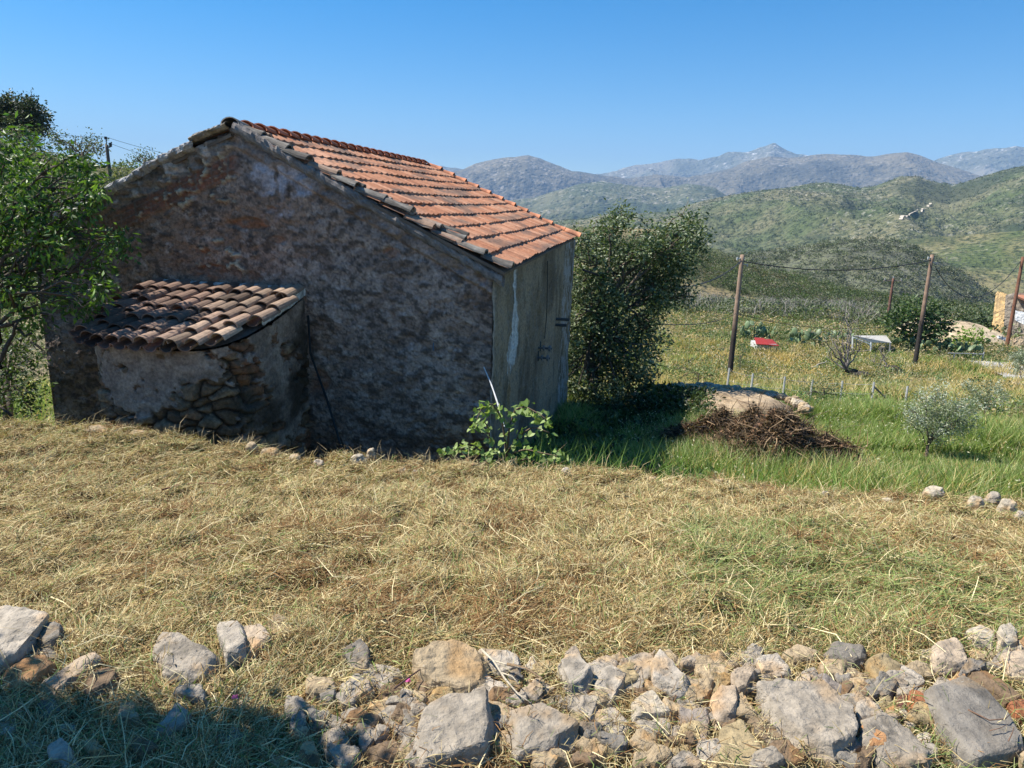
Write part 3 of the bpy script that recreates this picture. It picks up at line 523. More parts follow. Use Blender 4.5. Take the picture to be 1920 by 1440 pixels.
# ================================================================== HOUSE
YAW = math.radians(11.6); HD = np.array([math.sin(YAW), math.cos(YAW), 0]); HL = np.array([-math.cos(YAW), math.sin(YAW), 0]); UZ = np.array([0, 0, 1.])
NR = ray(925, 510)*8.9
def hp(u, v, z): return NR*[1, 1, 0]+HL*np.asarray(u, float)[..., None]+HD*np.asarray(v, float)[..., None]+UZ*np.asarray(z, float)[..., None]
house = empty('stone_house', hp(3.4, 4., -4.3), 'old plastered stone house with red tiled gable roof and small rounded apse', 'house')
ZB = -4.5; ZE = -.80; ZA = .95; UA = 3.5; WL = 6.82; ZL = -.43
def topz(u): return np.where(u < UA, ZE+(ZA-ZE)*(u-0)/UA, ZA+(ZL-ZA)*(u-UA)/(WL-UA))-.02
# gable wall: a dense relief grid
nu, nv = 470, 330; U = np.linspace(0, WL, nu); T = np.linspace(0, 1, nv); UU, TT = np.meshgrid(U, T)
edge_n = .035*fbm(P3(UU*2.2, 0*UU), 4, 3)*sm(.2, .8, UU)
ZZ = ZB+(topz(UU)+edge_n-ZB)*TT; below = topz(UU)-ZZ
p = P3(UU, ZZ); big = fbm(p*[.8, 1.3, 1], 4, 201); med = fbm(p*[2.2, 4.2, 1]+fbm(p*1.2, 2, 7)[..., None]*1.3, 5, 202); fin = fbm(p*[9, 14, 1], 4, 203); fin2 = fbm(p*38, 3, 204)
swirl = fbm(p*[1.4, 5, 1]+fbm(p*.9, 3, 8)[..., None]*2.2, 5, 205)
rid = 1-np.abs(fbm(p*[5, 6, 1]+fbm(p*3, 3, 9)[..., None]*1.2, 4, 206))*6
c = mixc((.27, .215, .185), (.38, .32, .285), sm(-.15, .3, med)); c = mixc(c, (.15, .115, .095), sm(.05, .5, swirl)*.4); c = mixc(c, (.30, .195, .125), sm(.0, .4, big)*.6)
c = mixc(c, (.08, .065, .055), sm(.08, .35, fin)*.75); c = mixc(c, (.50, .44, .40), sm(.12, .4, fbm(p*[7, 11, 1], 5, 215, .6))*.6); c = mixc(c, (.06, .05, .045), sm(.15, .4, fbm(p*[22, 30, 1], 4, 216, .65))*.6)
c = mixc(c, (.10, .085, .075), sm(.6, .95, rid)*.45)
disp = .03*big+.022*med+.022*fin+.009*fin2-.014*sm(.5, 1, rid)
# bare brick and rubble where the plaster has dropped off above the apse
def blob(u, z, ru, rz, f=.5, s=0): d = np.sqrt(((UU-u)/ru)**2+((ZZ-z)/rz)**2); return sm(1.1, .8, d+f*fbm(p*[2.6, 4, 1], 4, 220+s))
pu = lambda x, y: atz_plane(x, y)
def gpl(x, y):
    q = ray(x, y); n = HD; P = q*((NR@n)/(q@n)); w_ = P-NR*[1, 1, 0]; return w_@HL, P[2]
red = np.zeros_like(UU)
for (x, y, a, b, s) in [(430, 520, .55, .10, 1), (395, 505, .22, .06, 2), (480, 545, .45, .05, 3), (600, 720, .16, .2, 4), (735, 475, .10, .06, 6), (510, 395, .06, .04, 7), (380, 470, .14, .05, 8), (905, 520, .07, .10, 9), (470, 420, .3, .08, 10), (520, 450, .12, .05, 11)]:
    u, z = gpl(x, y); red = np.maximum(red, blob(u, z, a, b, .6, s))
bricks = (np.floor(ZZ/.07+.3*med) + np.floor(UU/.2+.5*np.floor(ZZ/.07))*3) % 5
rc = mixc((.32, .15, .085), (.24, .125, .075), (bricks/4)); rc = mixc(rc, (.25, .2, .17), sm(0, .4, fin)); c = mixc(c, rc, red*(.45+.45*sm(-.2, .25, fbm(p*[5, 8, 1], 4, 290)))); disp -= red*.035; disp += red*.02*ridged(p*[6, 12, 1], 3, 5)
# brick course under the left verge
band = sm(.24, .30, below+.03*med)*sm(.58, .50, below+.05*med)*sm(UA-.15, UA+.1, UU); bj = (np.abs((below-.27)/.085 % 1-.5) > .42)
bc = mixc((.27, .12, .075), (.19, .10, .065), sm(-.3, .3, fin)); bc = mixc(bc, (.2, .16, .13), (bj | (np.abs(UU/.24 % 1-.5) > .46))*.8); bc = mixc(bc, (.3, .22, .12), sm(5., 6, UU)*.7); c = mixc(c, bc, band*.95); disp += band*.03
# grey mortar on top of the left verge and smooth band beneath the right verge
lm = sm(.27, .22, below+.06*med+.05*fin)*sm(UA-.1, UA+.1, UU); c = mixc(c, mixc(mixc((.25, .225, .20), (.55, .51, .47), sm(.1, .4, fin)), (.12, .10, .08), sm(.05, .35, fbm(p*[5, 9, 1], 4, 268))), lm*.9); disp += lm*(.03+.09*ridged(p*[4, 6, 1], 4, 66))
rm_ = sm(.20, .15, below)*sm(UA, UA-.1, UU); c = mixc(c, mixc(mixc((.27, .24, .23), (.42, .38, .37), sm(-.1, .4, med)), (.14, .12, .105), sm(.0, .35, fbm(p*[6, 8, 1], 4, 269))*.8), rm_*.8); disp += rm_*(.03+.03*fin); disp -= .03*sm(.16, .2, below)*sm(.3, .2, below)*sm(UA, UA-.1, UU)
u0, z0_ = gpl(510, 350); sp = blob(u0, z0_-.1, .5, .28, .9, 20); c = mixc(c, (.55, .53, .58), sp*sm(-.1, .4, swirl)*.9); u0, z0_ = gpl(640, 370)
sp = blob(*gpl(590, 340), .35, .4, .9, 21); c = mixc(c, (.52, .5, .55), sp*sm(0, .4, swirl)*.8)
# knobbly lichen tips catching the sun
li = np.zeros_like(UU)
for (x, y, a, b, s) in [(385, 350, .45, .35, 30), (330, 360, .3, .2, 31), (440, 470, .4, .12, 32), (400, 495, .5, .1, 33), (360, 330, .35, .12, 34), (270, 400, .15, .12, 35)]:
    u, z = gpl(x, y); li = np.maximum(li, blob(u, z, a, b, .9, s))
lt = li*sm(.18, .42, fbm(p*[13, 17, 1], 4, 207)); disp += lt*.045; c = mixc(c, (.55, .5, .38), lt*.85)
# darker towards the foot and the left end
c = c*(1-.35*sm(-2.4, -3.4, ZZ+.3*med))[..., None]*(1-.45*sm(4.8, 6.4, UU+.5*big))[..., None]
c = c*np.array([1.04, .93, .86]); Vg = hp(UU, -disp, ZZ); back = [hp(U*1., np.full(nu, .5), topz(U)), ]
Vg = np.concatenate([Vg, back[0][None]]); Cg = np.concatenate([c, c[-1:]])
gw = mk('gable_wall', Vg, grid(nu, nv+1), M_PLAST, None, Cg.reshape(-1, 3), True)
# side wall (right)
LEN = 8.0; nu2, nv2 = 330, 230; Vv = np.linspace(-.03, LEN, nu2); SS, TT = np.meshgrid(Vv, np.linspace(0, 1, nv2)); ztop = ZE+.12+(SS/LEN)*.14; ZS = ZB+(ztop-ZB)*TT; q = P3(SS, ZS)
sk = fbm(q*[1.8, 1.2, 1], 5, 301); sf = fbm(q*[12, 5, 1], 4, 302); c = mixc((.25, .225, .175), (.34, .31, .25), sm(-.2, .3, sk)); c = mixc(c, (.12, .105, .085), sm(.05, .45, fbm(q*[4, 1.6, 1], 5, 303, .6))*.7); c = mixc(c, (.10, .085, .065), sm(.0, .45, fbm(q*[1.3, .8, 1], 4, 351))*.6); c = c*np.array([.92, .78, .64]); c = mixc(c, (.18, .165, .14), sm(.1, .5, sf)*.6)
ds = .03*sk+.010*sf+.006*fbm(q*30, 3, 304)+.02*fbm(q, 3, 305)
def sblob(s, z, rs, rz, f=.6, k=0): return sm(1.1, .85, np.sqrt(((SS-s)/rs)**2+((ZS-z)/rz)**2)+f*fbm(q*[5, 2.5, 1], 4, 320+k))
def spl(x, y):
    Q = ray(x, y); P = Q*((NR@HL)/(Q@HL)); return (P-NR*[1, 1, 0])@HD, P[2]
a1 = sblob(*spl(963, 600), .22, .62, .8, 1); a2 = sblob(*spl(953, 675), .12, .35, .6, 2); pale = np.maximum(a1, a2); c = mixc(c, mixc((.62, .62, .6), (.38, .37, .35), sm(0, .4, sf)), pale*.9); ds += pale*(-.02+.02*ridged(q*[9, 6, 1], 3, 4))
rust = sblob(spl(952, 740)[0], spl(952, 740)[1], .07, .5, .3, 3); c = mixc(c, (.30, .19, .09), rust*.8); far = sm(6.3, 6.5, SS+.1*sk); c = mixc(c, (.42, .40, .38), far*sm(-.2, .2, sf)*.7)
ds += .03*fbm(q*[1.5, 1.2, 1], 4, 333)+.012*fbm(q*14, 3, 334)+.014*ridged(q*[5, 5, 1], 4, 335); ds += rng.uniform(0, 1)*0
cl = sm(.10, .04, SS+.04*fbm(q*[1, 6, 1], 4, 8)); c = mixc(c, (.42, .36, .31), cl*.7)
Vs = NR*[1, 1, 0]+HD*SS[..., None]-HL*(ds+.012)[..., None]+UZ*ZS[..., None]
swl = mk('side_wall', Vs, grid(nu2, nv2), M_PLAST, None, c.reshape(-1, 3), True)
V1, F1, _ = join([([hp(WL, .0, ZB), hp(WL, LEN, ZB), hp(WL, LEN, ZL), hp(WL, .0, ZL)], [(0, 1, 2, 3)])]); lw = mk('side_wall', V1, F1, M_PLAST, None, (.34, .3, .26))
V1 = [hp(0, LEN, ZB), hp(WL, LEN, ZB), hp(WL, LEN, ZL), hp(UA, LEN, ZA), hp(0, LEN, ZE+.14)]; rw = mk('rear_wall', V1, [(0, 1, 2, 3, 4)], M_PLAST, None, (.34, .3, .26))
# roof slopes -----------------------------------------------------------
def bil(a, b, c_, d_, s, t):   # a ridge near, b ridge far, c eave near, d eave far; s along, t down
    s = s[..., None]; t = t[..., None]; return (a*(1-s)+b*s)*(1-t)+(c_*(1-s)+d_*s)*t
def gpx(x, y, off):
    q = ray(x, y); P0 = NR+HD*off; return q*((P0@HD)/(q@HD))
R0 = gpx(430, 224, -.08); R1 = gpx(800, 305, LEN+.1); E0 = gpx(946, 500, -.12); E1 = gpx(1077, 443, LEN+.12); R0, R1, E0, E1 = [q-[0, 0, o] for q, o in ((R0, .12), (R1, .10), (E0, .09), (E1, .07))]
def slope(name, a, b, c_, d_, courses, cols, nrm_sign, seed, dirty=0):
    rs = np.random.default_rng(seed); kc = 8; kr = 6
    s = np.linspace(0, 1, cols*kc+1); t = []; lift = []
    for i in range(courses):
        for k in range(kr): t.append((i+k/(kr-1)*.999)/courses); lift.append(k/(kr-1))
    t = np.array(t); lift = np.array(lift); S, T_ = np.meshgrid(s, t); LF = np.broadcast_to(lift[:, None], S.shape)
    row = np.minimum((T_*courses).astype(int), courses-1); cidx = np.minimum((S*cols).astype(int), cols-1)
    jit = rs.uniform(-1, 1, (courses, cols)); wav = .012*np.sin(S*26+row*2.)+.02*fbm(P3(S*5, row*.7), 2, seed)
    Pp = bil(a, b, c_, d_, S, np.clip(T_+(.05*jit[row, cidx]+.06*fbm(P3(S*4, row*1.7), 3, seed+3))*LF/courses, 0, 1.02))
    n = np.cross(b-a, c_-a); n /= np.linalg.norm(n); n = n if n[2] > 0 else -n
    ph = (S*cols) % 1; prof = .030*np.abs(np.sin(ph*math.pi))**.7+.012*np.maximum(0, np.cos((ph-.5)*4*math.pi))
    sagz = -.035*np.sin(np.pi*T_)*np.sin(np.pi*S)
    Hh = prof*.85+.006+.030*LF+.006*jit[row, cidx]*LF+wav*.3
    V = Pp+n*(Hh+.03)[..., None]+UZ*sagz[..., None]
    base = np.array([[.44, .19, .10], [.49, .225, .125], [.38, .16, .085], [.51, .26, .155]])[rs.integers(0, 4, (courses, cols))][row, cidx]*rs.uniform(.85, 1.12, (courses, cols, 1))[row, cidx]
    base = mixc(base, (.55, .33, .21), sm(.0, .5, fbm(P3(S*20, T_*9), 4, seed+7))*.35)
    gro = sm(.22, .05, np.minimum(ph, 1-ph)); base = mixc(base, (.10, .07, .055), gro*.55*sm(-.3, .3, fbm(P3(S*30, T_*25), 3, seed+9)))
    stn = sm(.05, .45, fbm(P3(S*9, T_*20), 4, seed+8))+dirty; base = mixc(base, (.12, .10, .085), np.clip(stn, 0, 1)*.7)
    endd = sm(.6, 1, LF); base = mixc(base, (.13, .09, .07), endd*.35*sm(-.2, .4, fbm(P3(S*40, row*3.), 2, seed+2)))
    return mk(name, V, grid(len(s), len(t)), M_TILE, None, base.reshape(-1, 3)), n
rf, RN = slope('roof_slope', R0, R1, E0, E1, 11, 38, 1, 11)
EL0 = hp(WL+.12, -.05, ZL-.06); EL1 = hp(WL+.12, LEN+.1, ZL-.02)
rf2, RN2 = slope('roof_slope', R0-[0, 0, .05], R1-[0, 0, .03], EL0, EL1, 10, 30, -1, 12, .5)
# boards under the tiles so that the eaves have depth
def plank(a, b, c_, d_, n, th, off): V = [x+n*off for x in (a, b, d_, c_)]+[x+n*(off-th) for x in (a, b, d_, c_)]; return V, [(0, 1, 2, 3), (7, 6, 5, 4), (0, 4, 5, 1), (1, 5, 6, 2), (2, 6, 7, 3), (3, 7, 4, 0)]
pk = [plank(R0, R1, E0, E1, RN, .04, .02), plank(R0-[0, 0, .05], R1-[0, 0, .03], EL0, EL1, RN2, .04, .0)]
V1, F1, _ = join(pk); sf_ = mk('roof_boards', V1, F1, M_WOOD, None, (.16, .12, .09))
def barrel(a, b, up, r0, r1, th=.014, seg=8, arc=math.pi, c=(.5, .3, .2), cup=False):
    a = np.array(a, float); b = np.array(b, float); d = (b-a)/np.linalg.norm(b-a); up = up-d*(up@d); up /= np.linalg.norm(up); s = np.cross(d, up); V = []
    m = 4
    for i in range(m):
        f = i/(m-1); c0 = a+(b-a)*f; r = r0+(r1-r0)*f
        for k in range(seg+1):
            t = -arc/2+arc*k/seg; V.append(c0+s*math.sin(t)*r+up*(math.cos(t)*r*.75))
        for k in range(seg+1):
            t = -arc/2+arc*k/seg; V.append(c0+s*math.sin(t)*(r-th)+up*(math.cos(t)*(r-th)*.75))
    w_ = 2*(seg+1); Fc = []
    for i in range(m-1):
        for k in range(seg):
            o = i*w_; Fc.append((o+k, o+k+1, o+w_+k+1, o+w_+k)); o2 = o+seg+1; Fc.append((o2+k+1, o2+k, o2+w_+k, o2+w_+k+1))
        o = i*w_; Fc.append((o, o+w_, o+w_+seg+1, o+seg+1)); Fc.append((o+seg, o+2*seg+1, o+w_+2*seg+1, o+w_+seg))
    for i in (0, m-1):
        for k in range(seg): o = i*w_; Fc.append((o+k, o+seg+1+k, o+seg+2+k, o+k+1))
    return np.array(V), Fc, np.array(c)
rr = np.random.default_rng(3); parts = []
N_ = 24
for i in range(N_):        # ridge caps
    a = R0+(R1-R0)*(i/N_)+UZ*.03; b = R0+(R1-R0)*((i+1.12)/N_)+UZ*(.03); cc = np.array([.42, .15, .08])*rr.uniform(.75, 1.2) if i > 0 else np.array([.2, .18, .16]); parts.append(barrel(b+UZ*.0, a+UZ*.025, UZ, .10, .135, c=cc))
V1, F1, C1 = join(parts); rc_ = mk('ridge_caps', V1, F1, M_TILE, None, C1, True)
parts = []
for i in range(11):        # old dark tiles down the near verge
    a = R0+(E0-R0)*(i/11); b = R0+(E0-R0)*((i+1.1)/11); o = (R1-R0)/np.linalg.norm(R1-R0)
    for j, (of, r_) in enumerate(((.09, .085), (.24, .065), (.38, .05))):
        if j == 2 and rr.random() < .5: continue
        cc = np.array([.15, .13, .11])*rr.uniform(.45, 1.3)
        if rr.random() < .25: cc = np.array([.30, .20, .14])
        jt = rr.normal(0, .02, 3); parts.append(barrel(a+o*of+RN*.045+jt, b+o*of+RN*.095+jt+(b-a)*rr.uniform(-.06, .07)+o*rr.normal(0, .02), RN, r_*.85, r_*1.12, .03, c=cc))
V1, F1, C1 = join(parts); V1 = V1+.018*np.stack([fbm(V1*11, 3, 3), fbm(V1*11, 3, 4), fbm(V1*11, 3, 5)], 1); C1 = mixc(C1, (.36, .34, .30), sm(.1, .4, fbm(V1*14, 3, 6))*.6); vt = mk('verge_tiles', V1, F1, M_TILE, None, C1, False)
parts = []
for i in range(12):        # far verge
    a = R1+(E1-R1)*(i/12); b = R1+(E1-R1)*((i+1.1)/12); parts.append(barrel(a+RN*.05, b+RN*.085, RN, .085, .105, c=np.array([.48, .2, .11])*rr.uniform(.8, 1.2)))
parts.append(barrel(E1-(E1-R1)/14+RN*.07, E1+(E1-R1)/40+RN*.1, RN, .12, .14, c=(.5, .22, .12)))
V1, F1, C1 = join(parts); vt2 = mk('verge_tiles', V1, F1, M_TILE, None, C1, True)
# white mortar bed under the near verge and the lumpy mortar crest of the left verge
def lumpy(name, pts, wd, th, c, seed, m=M_MORT, nrm=UZ):
    pts = np.array(pts); n = 160; tt = np.linspace(0, len(pts)-1, n); P = np.stack([np.interp(tt, np.arange(len(pts)), pts[:, k]) for k in range(3)], 1); k = 14; V = []
    d, s_, u_ = frame(P[-1]-P[0]); 
    for i in range(n):
        for j in range(k):
            t = 2*math.pi*j/k; V.append(P[i]+HD*math.cos(t)*wd/2+nrm*math.sin(t)*th/2)
    V = np.array(V); nn = ridged(V*5, 4, seed)*.5+fbm(V*16, 3, seed+1)*.6; cen = np.repeat(P, k, 0); V = cen+(V-cen)*(1+.55*nn[:, None]); C = mixc(np.array(c)*.55, np.array(c)*1.15, sm(-.5, .5, fbm(V*14, 4, seed+3)))
    i = np.arange(n-1)[:, None]*k; j = np.arange(k)[None]; Fq = np.stack([(i+j).ravel(), (i+(j+1) % k).ravel(), (i+k+(j+1) % k).ravel(), (i+k+j).ravel()], 1)
    return mk(name, V, Fq, m, None, C)
mb = lumpy('mortar_bed', [hp(UA-.05, -.03, ZA+.02), hp(.0, -.03, ZE+.05), hp(-.14, -.03, ZE-.02)], .15, .15, (.24, .21, .19), 3)
crest = [hp(UA+.02, .02, ZA+.06), hp(UA+.55, .02, ZA-.13)]; cr1 = lumpy('mortar_crest', crest, .34, .09, (.36, .31, .25), 8)
cr2 = lumpy('mortar_crest', [hp(UA+.5, .05, ZA-.19), hp(UA+1.0, .05, ZA-.38), hp(UA+1.55, .05, ZA-.64), hp(UA+2.1, .05, ZA-.90), hp(UA+3.2, .05, ZL+.02)], .42, .15, (.42, .40, .38), 9)
# dark gap under the verge tiles
# cable and fittings on the walls
cb = mk('cable', *tube([NR*[1, 1, 0]+HD*s-HL*.06+UZ*z for s, z in [(3.9, -.8), (4.0, -1.3), (4.05, -1.8), (3.9, -2.2)]], .008, 6), M_CABLE, None, (.03, .03, .03))
under(house, gw, swl, lw, rw, rf, rf2, sf_, rc_, vt, vt2, mb, cr1, cr2, cb)
def swp(s, z, o=0): return NR*[1, 1, 0]+HD*s-HL*o+UZ*z
for k, (x, y) in enumerate([(1008, 652), (1004, 670)]):
    s, z = spl(x, y); V1, F1, C1 = join([tube([swp(s, z), swp(s, z, .26)], .02, 8, (.13, .13, .13)), tube([swp(s, z, .10), swp(s, z, .13)], .05, 8, (.2, .2, .2)), tube([swp(s, z, .20), swp(s, z, .24)], .055, 8, (.2, .2, .2)), tube([swp(s, z-.06, .05), swp(s, z+.12, .05)], .012, 6, (.08, .08, .08))])
    under(house, mk('insulator', V1, F1, M_METAL, None, C1))
s, z = spl(1040, 598); V1, F1, C1 = join([tube([swp(s, z), swp(s, z, .3)], .03, 8, (.08, .08, .08)), tube([swp(s, z-.12), swp(s, z-.12, .25)], .03, 8, (.08, .08, .08))]); under(house, mk('wall_bracket', V1, F1, M_METAL, None, C1))
u, z = gpl(815, 650); ct = mk('metal_hook', *tube([hp(u, -.05, z+.06), hp(u, -.06, z), hp(u, -.05, z-.04)], .008, 6), M_METAL, None, (.06, .12, .2)); under(house, ct)
# ---------------------------------------------------------------- apse (part) with its own tiled roof (sub-part)
UC, HW, PR = 3.64, 1.03, 1.72; ZR0, ZR1 = -1.16, -1.62
def aps(t, e=.48): c_, s_ = math.cos(t), math.sin(t); return UC-HW*math.copysign(abs(c_)**e, c_)*(1 if c_ > 0 else 1.06), -PR*abs(s_)**e
n = 330; th = np.linspace(0, math.pi, n*4); pp = np.array([aps(t) for t in th]); sl_ = np.r_[0, np.cumsum(np.hypot(*np.diff(pp, axis=0).T))]; si = np.linspace(0, sl_[-1], n); au = np.interp(si, sl_, pp[:, 0]); av = np.interp(si, sl_, pp[:, 1])
nrm = np.stack([np.gradient(av), -np.gradient(au)], 1); nrm /= np.linalg.norm(nrm, axis=1)[:, None]; flip = np.sign((nrm*np.stack([au-UC, av], 1)).sum(1).mean()); nrm *= flip
SI, TT = np.meshgrid(si, np.linspace(0, 1, 200)); tz = ZR0+(ZR1-ZR0)*(-av/PR)-.02; ZP = -4.4+(tz[None]+4.4)*TT; q = P3(SI, ZP)
qw = q+.10*np.stack([fbm(q*3, 3, 4), fbm(q*3+9, 3, 5), 0*SI], -1); f1_, ed_, id_ = vor2(qw*[3.6, 7.5, 1], 11); vo = id_; st_ = np.clip(ed_*4-.5, -.6, .6)
pl = sm(.03, .08, fbm(q*[2.1, 2.8, 1]+fbm(q*3.5, 3, 6)[..., None]*.5, 5, 403, .6)+.14*sm(-3.0, -1.9, ZP)-.04+.06*fbm(q*[9, 9, 1], 3, 9)); f_ = fbm(q*[10, 13, 1], 4, 404)
sc_ = mixc((.17, .12, .08), (.34, .26, .18), sm(-.8, .8, vo)); sc_ = mixc(sc_, (.30, .15, .08), (np.abs(vo*37 % 1) > .75)*.7); sc_ = mixc(sc_, (.10, .085, .07), sm(0, .4, fbm(q*[9, 14, 1], 4, 444))*.6); sc_ = mixc(sc_, (.26, .12, .07), sm(.15, .4, fbm(q*[2.2, 2.5, 1], 4, 405)+.3*sm(1.0, .3, SI))*.6); sc_ = mixc(sc_, (.05, .042, .035), sm(.12, .02, ed_)*.9)
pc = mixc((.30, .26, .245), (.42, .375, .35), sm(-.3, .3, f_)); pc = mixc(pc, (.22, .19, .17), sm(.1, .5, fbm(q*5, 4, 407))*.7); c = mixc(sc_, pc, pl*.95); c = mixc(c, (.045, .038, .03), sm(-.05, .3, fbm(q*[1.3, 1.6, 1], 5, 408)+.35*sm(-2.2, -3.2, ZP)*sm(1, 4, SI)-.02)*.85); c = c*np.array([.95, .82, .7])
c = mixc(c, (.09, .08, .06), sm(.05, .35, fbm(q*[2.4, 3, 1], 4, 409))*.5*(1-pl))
dd = .03*fbm(q*1.5, 3, 5)+.035*pl+(1-pl)*(.075*np.clip(st_, -.6, .6)+.03*vo)+.012*f_+.006*fbm(q*35, 2, 6)
UUa = au[None]+nrm[None, :, 0]*dd; VVa = av[None]+nrm[None, :, 1]*dd; Va = hp(UUa, VVa, ZP)
apse = mk('apse', Va, grid(n, 200), M_PLAST, None, c.reshape(-1, 3), True); under(house, apse)
parts = []; rr = np.random.default_rng(14); dn = (hp(0., -PR, ZR1)-hp(0., 0., ZR0)); dn /= np.linalg.norm(dn); AN = np.cross(HL, dn); AN = AN if AN[2] > 0 else -AN
def ext_v(u): 
    m_ = (au-u); k = np.where(np.diff(np.sign(m_)) != 0)[0]; return -av[k].min() if len(k) else (0)
ncol = 12; pitch = .195; us = UC-HW-.02+np.arange(ncol)*pitch
for i, u in enumerate(us):
    ve = ext_v(np.clip(u, UC-HW+.02, UC+HW*1.06-.02)); 
    ve = max(ve, .35) + .14; L_ = math.hypot(ve, ve*(ZR1-ZR0)/PR); nt_ = max(1, int(round(L_/.34)))
    for j in range(nt_):
        f0, f1 = j/nt_, (j+1.22)/nt_; f1 = min(f1, 1.03); a = hp(u, -.02-ve*f0, ZR0+.05+(ZR1-ZR0)*ve/PR*f0); b = hp(u, -.02-ve*f1, ZR0+.05+(ZR1-ZR0)*ve/PR*f1)
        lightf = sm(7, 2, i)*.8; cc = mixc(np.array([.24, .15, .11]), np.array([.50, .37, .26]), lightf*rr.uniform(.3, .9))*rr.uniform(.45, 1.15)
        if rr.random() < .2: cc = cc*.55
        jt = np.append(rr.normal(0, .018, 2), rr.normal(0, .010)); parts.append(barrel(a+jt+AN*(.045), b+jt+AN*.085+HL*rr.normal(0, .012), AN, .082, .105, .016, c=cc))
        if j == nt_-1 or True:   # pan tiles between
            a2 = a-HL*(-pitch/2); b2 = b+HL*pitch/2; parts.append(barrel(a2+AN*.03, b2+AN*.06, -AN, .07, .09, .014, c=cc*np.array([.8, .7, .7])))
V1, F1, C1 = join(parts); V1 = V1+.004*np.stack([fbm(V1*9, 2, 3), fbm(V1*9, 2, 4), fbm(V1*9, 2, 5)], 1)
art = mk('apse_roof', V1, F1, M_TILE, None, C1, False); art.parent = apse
n_ = 60; Vb = []
for k_ in range(n_):
    t_ = math.pi*k_/(n_-1); u_, v_ = aps(t_); Vb.append(hp(u_, v_, ZR0+(ZR1-ZR0)*(-v_/PR)-.0))
bd_ = mk('roof_bed', Vb, [tuple(range(n_))], M_MORT, None, (.2, .17, .14)); bd_.parent = apse
fl = lumpy('mortar_flashing', [hp(UC+HW+.1, -.02, ZR0+.10), hp(UC+.5, -.03, ZR0+.09), hp(UC-HW+.1, -.02, ZR0+.08)], .14, .08, (.62, .6, .56), 31); fl.parent = apse
fl2 = lumpy('mortar_flashing', [hp(UC-HW-.03, -.02, ZR0+.06), hp(UC-HW-.02, -.55, ZR0-.08), hp(UC-HW+.0, -1.0, ZR0-.2)], .08, .10, (.66, .65, .62), 32); fl2.parent = apse
# leaning black cable
u, z = gpl(583, 590); V1, F1, C1 = join([tube([hp(u, -.08, z), hp(*[gpl(588, 660)[0]], -.09, gpl(588, 660)[1]), gpx(615, 755, -.45), gpx(650, 870, -1.2)], .016, 6, (.02, .02, .02))])
tag(mk('hanging_cable', V1, F1, M_CABLE, None, C1, True), 'black cable slanting down the gable wall beside the apse to the rim', 'cable')
# pair of pale wires at the right corner
V1, F1, C1 = join([tube([gpx(907, 688, -.05), gpx(922, 722, -.25), gpx(935, 760, -.5)], .007, 5, (.6, .6, .6)), tube([gpx(908, 690, -.05), gpx(924, 730, -.25), gpx(946, 800, -.6)], .006, 5, (.55, .55, .55))])
tag(mk('tie_wire', V1, F1, M_METAL, None, C1), 'two pale twisted wires tied from the house corner down to the vine', 'wire')

# ================================================================== TREES NEAR THE HOUSE
def tree(name, label, cat, blobs, trunkpts, r0, pal, nper, L, Wd, m=None, droop=0., sub=.28, shell=.45, csz=.5, seed=1, group=None, barkc=(.12, .095, .07), rmin=.012, vr=.25, lname='crown'):
    rt = empty(name, trunkpts[0], label, cat, group); limbs(rt, blobs, trunkpts, r0, rt, barkc, seed=seed, rmin=rmin)
    crown(lname, blobs, nper, L, Wd, pal, m or M_LEAF, rt, droop, sub, shell, vr, csz); return rt
# middle tree right of the house
bl = [(1165, 402, 22), (1150, 430, 24), (1128, 445, 26), (1092, 455, 26), (1150, 485, 42), (1100, 520, 46), (1072, 555, 34), (1205, 470, 32), (1218, 435, 20), (1262, 432, 24), (1288, 418, 24), (1302, 455, 22), (1282, 482, 34), (1238, 505, 40), (1190, 535, 48), (1130, 570, 50), (1270, 530, 26), (1290, 556, 16),
      (1080, 610, 34), (1140, 640, 52), (1195, 615, 36), (1102, 680, 46), (1165, 700, 46), (1205, 680, 30), (1068, 665, 24), (1222, 590, 22), (1235, 560, 26), (1058, 500, 18), (1095, 730, 26), (1150, 745, 30), (1210, 720, 22), (1068, 480, 16), (1185, 660, 30), (1308, 440, 18), (1250, 468, 28), (1235, 545, 30), (1055, 610, 22), (1050, 680, 22), (1062, 725, 26), (1120, 765, 28), (1175, 760, 26), (1230, 640, 18)]
B_ = pxblobs(bl, 17.8, .8, 4); base = atz(1100, 752, -4.65)
tree('broadleaf_tree', 'large broadleaf tree with glossy grey-green leaves at the far right corner of the house', 'tree', B_, wob(base, atd(1130, 560, 17.8), 7, .02, 3), .17, [(.12, .16, .07), (.17, .21, .11), (.07, .11, .04), (.23, .27, .16), (.04, .07, .025)], 150, .105, .055, M_GLOSSY, sub=.26, shell=.35, seed=4)
B2 = pxblobs([(1250, 425, 10), (1160, 392, 8), (1200, 560, 16), (1255, 575, 12)], 17.4, .3, 4)
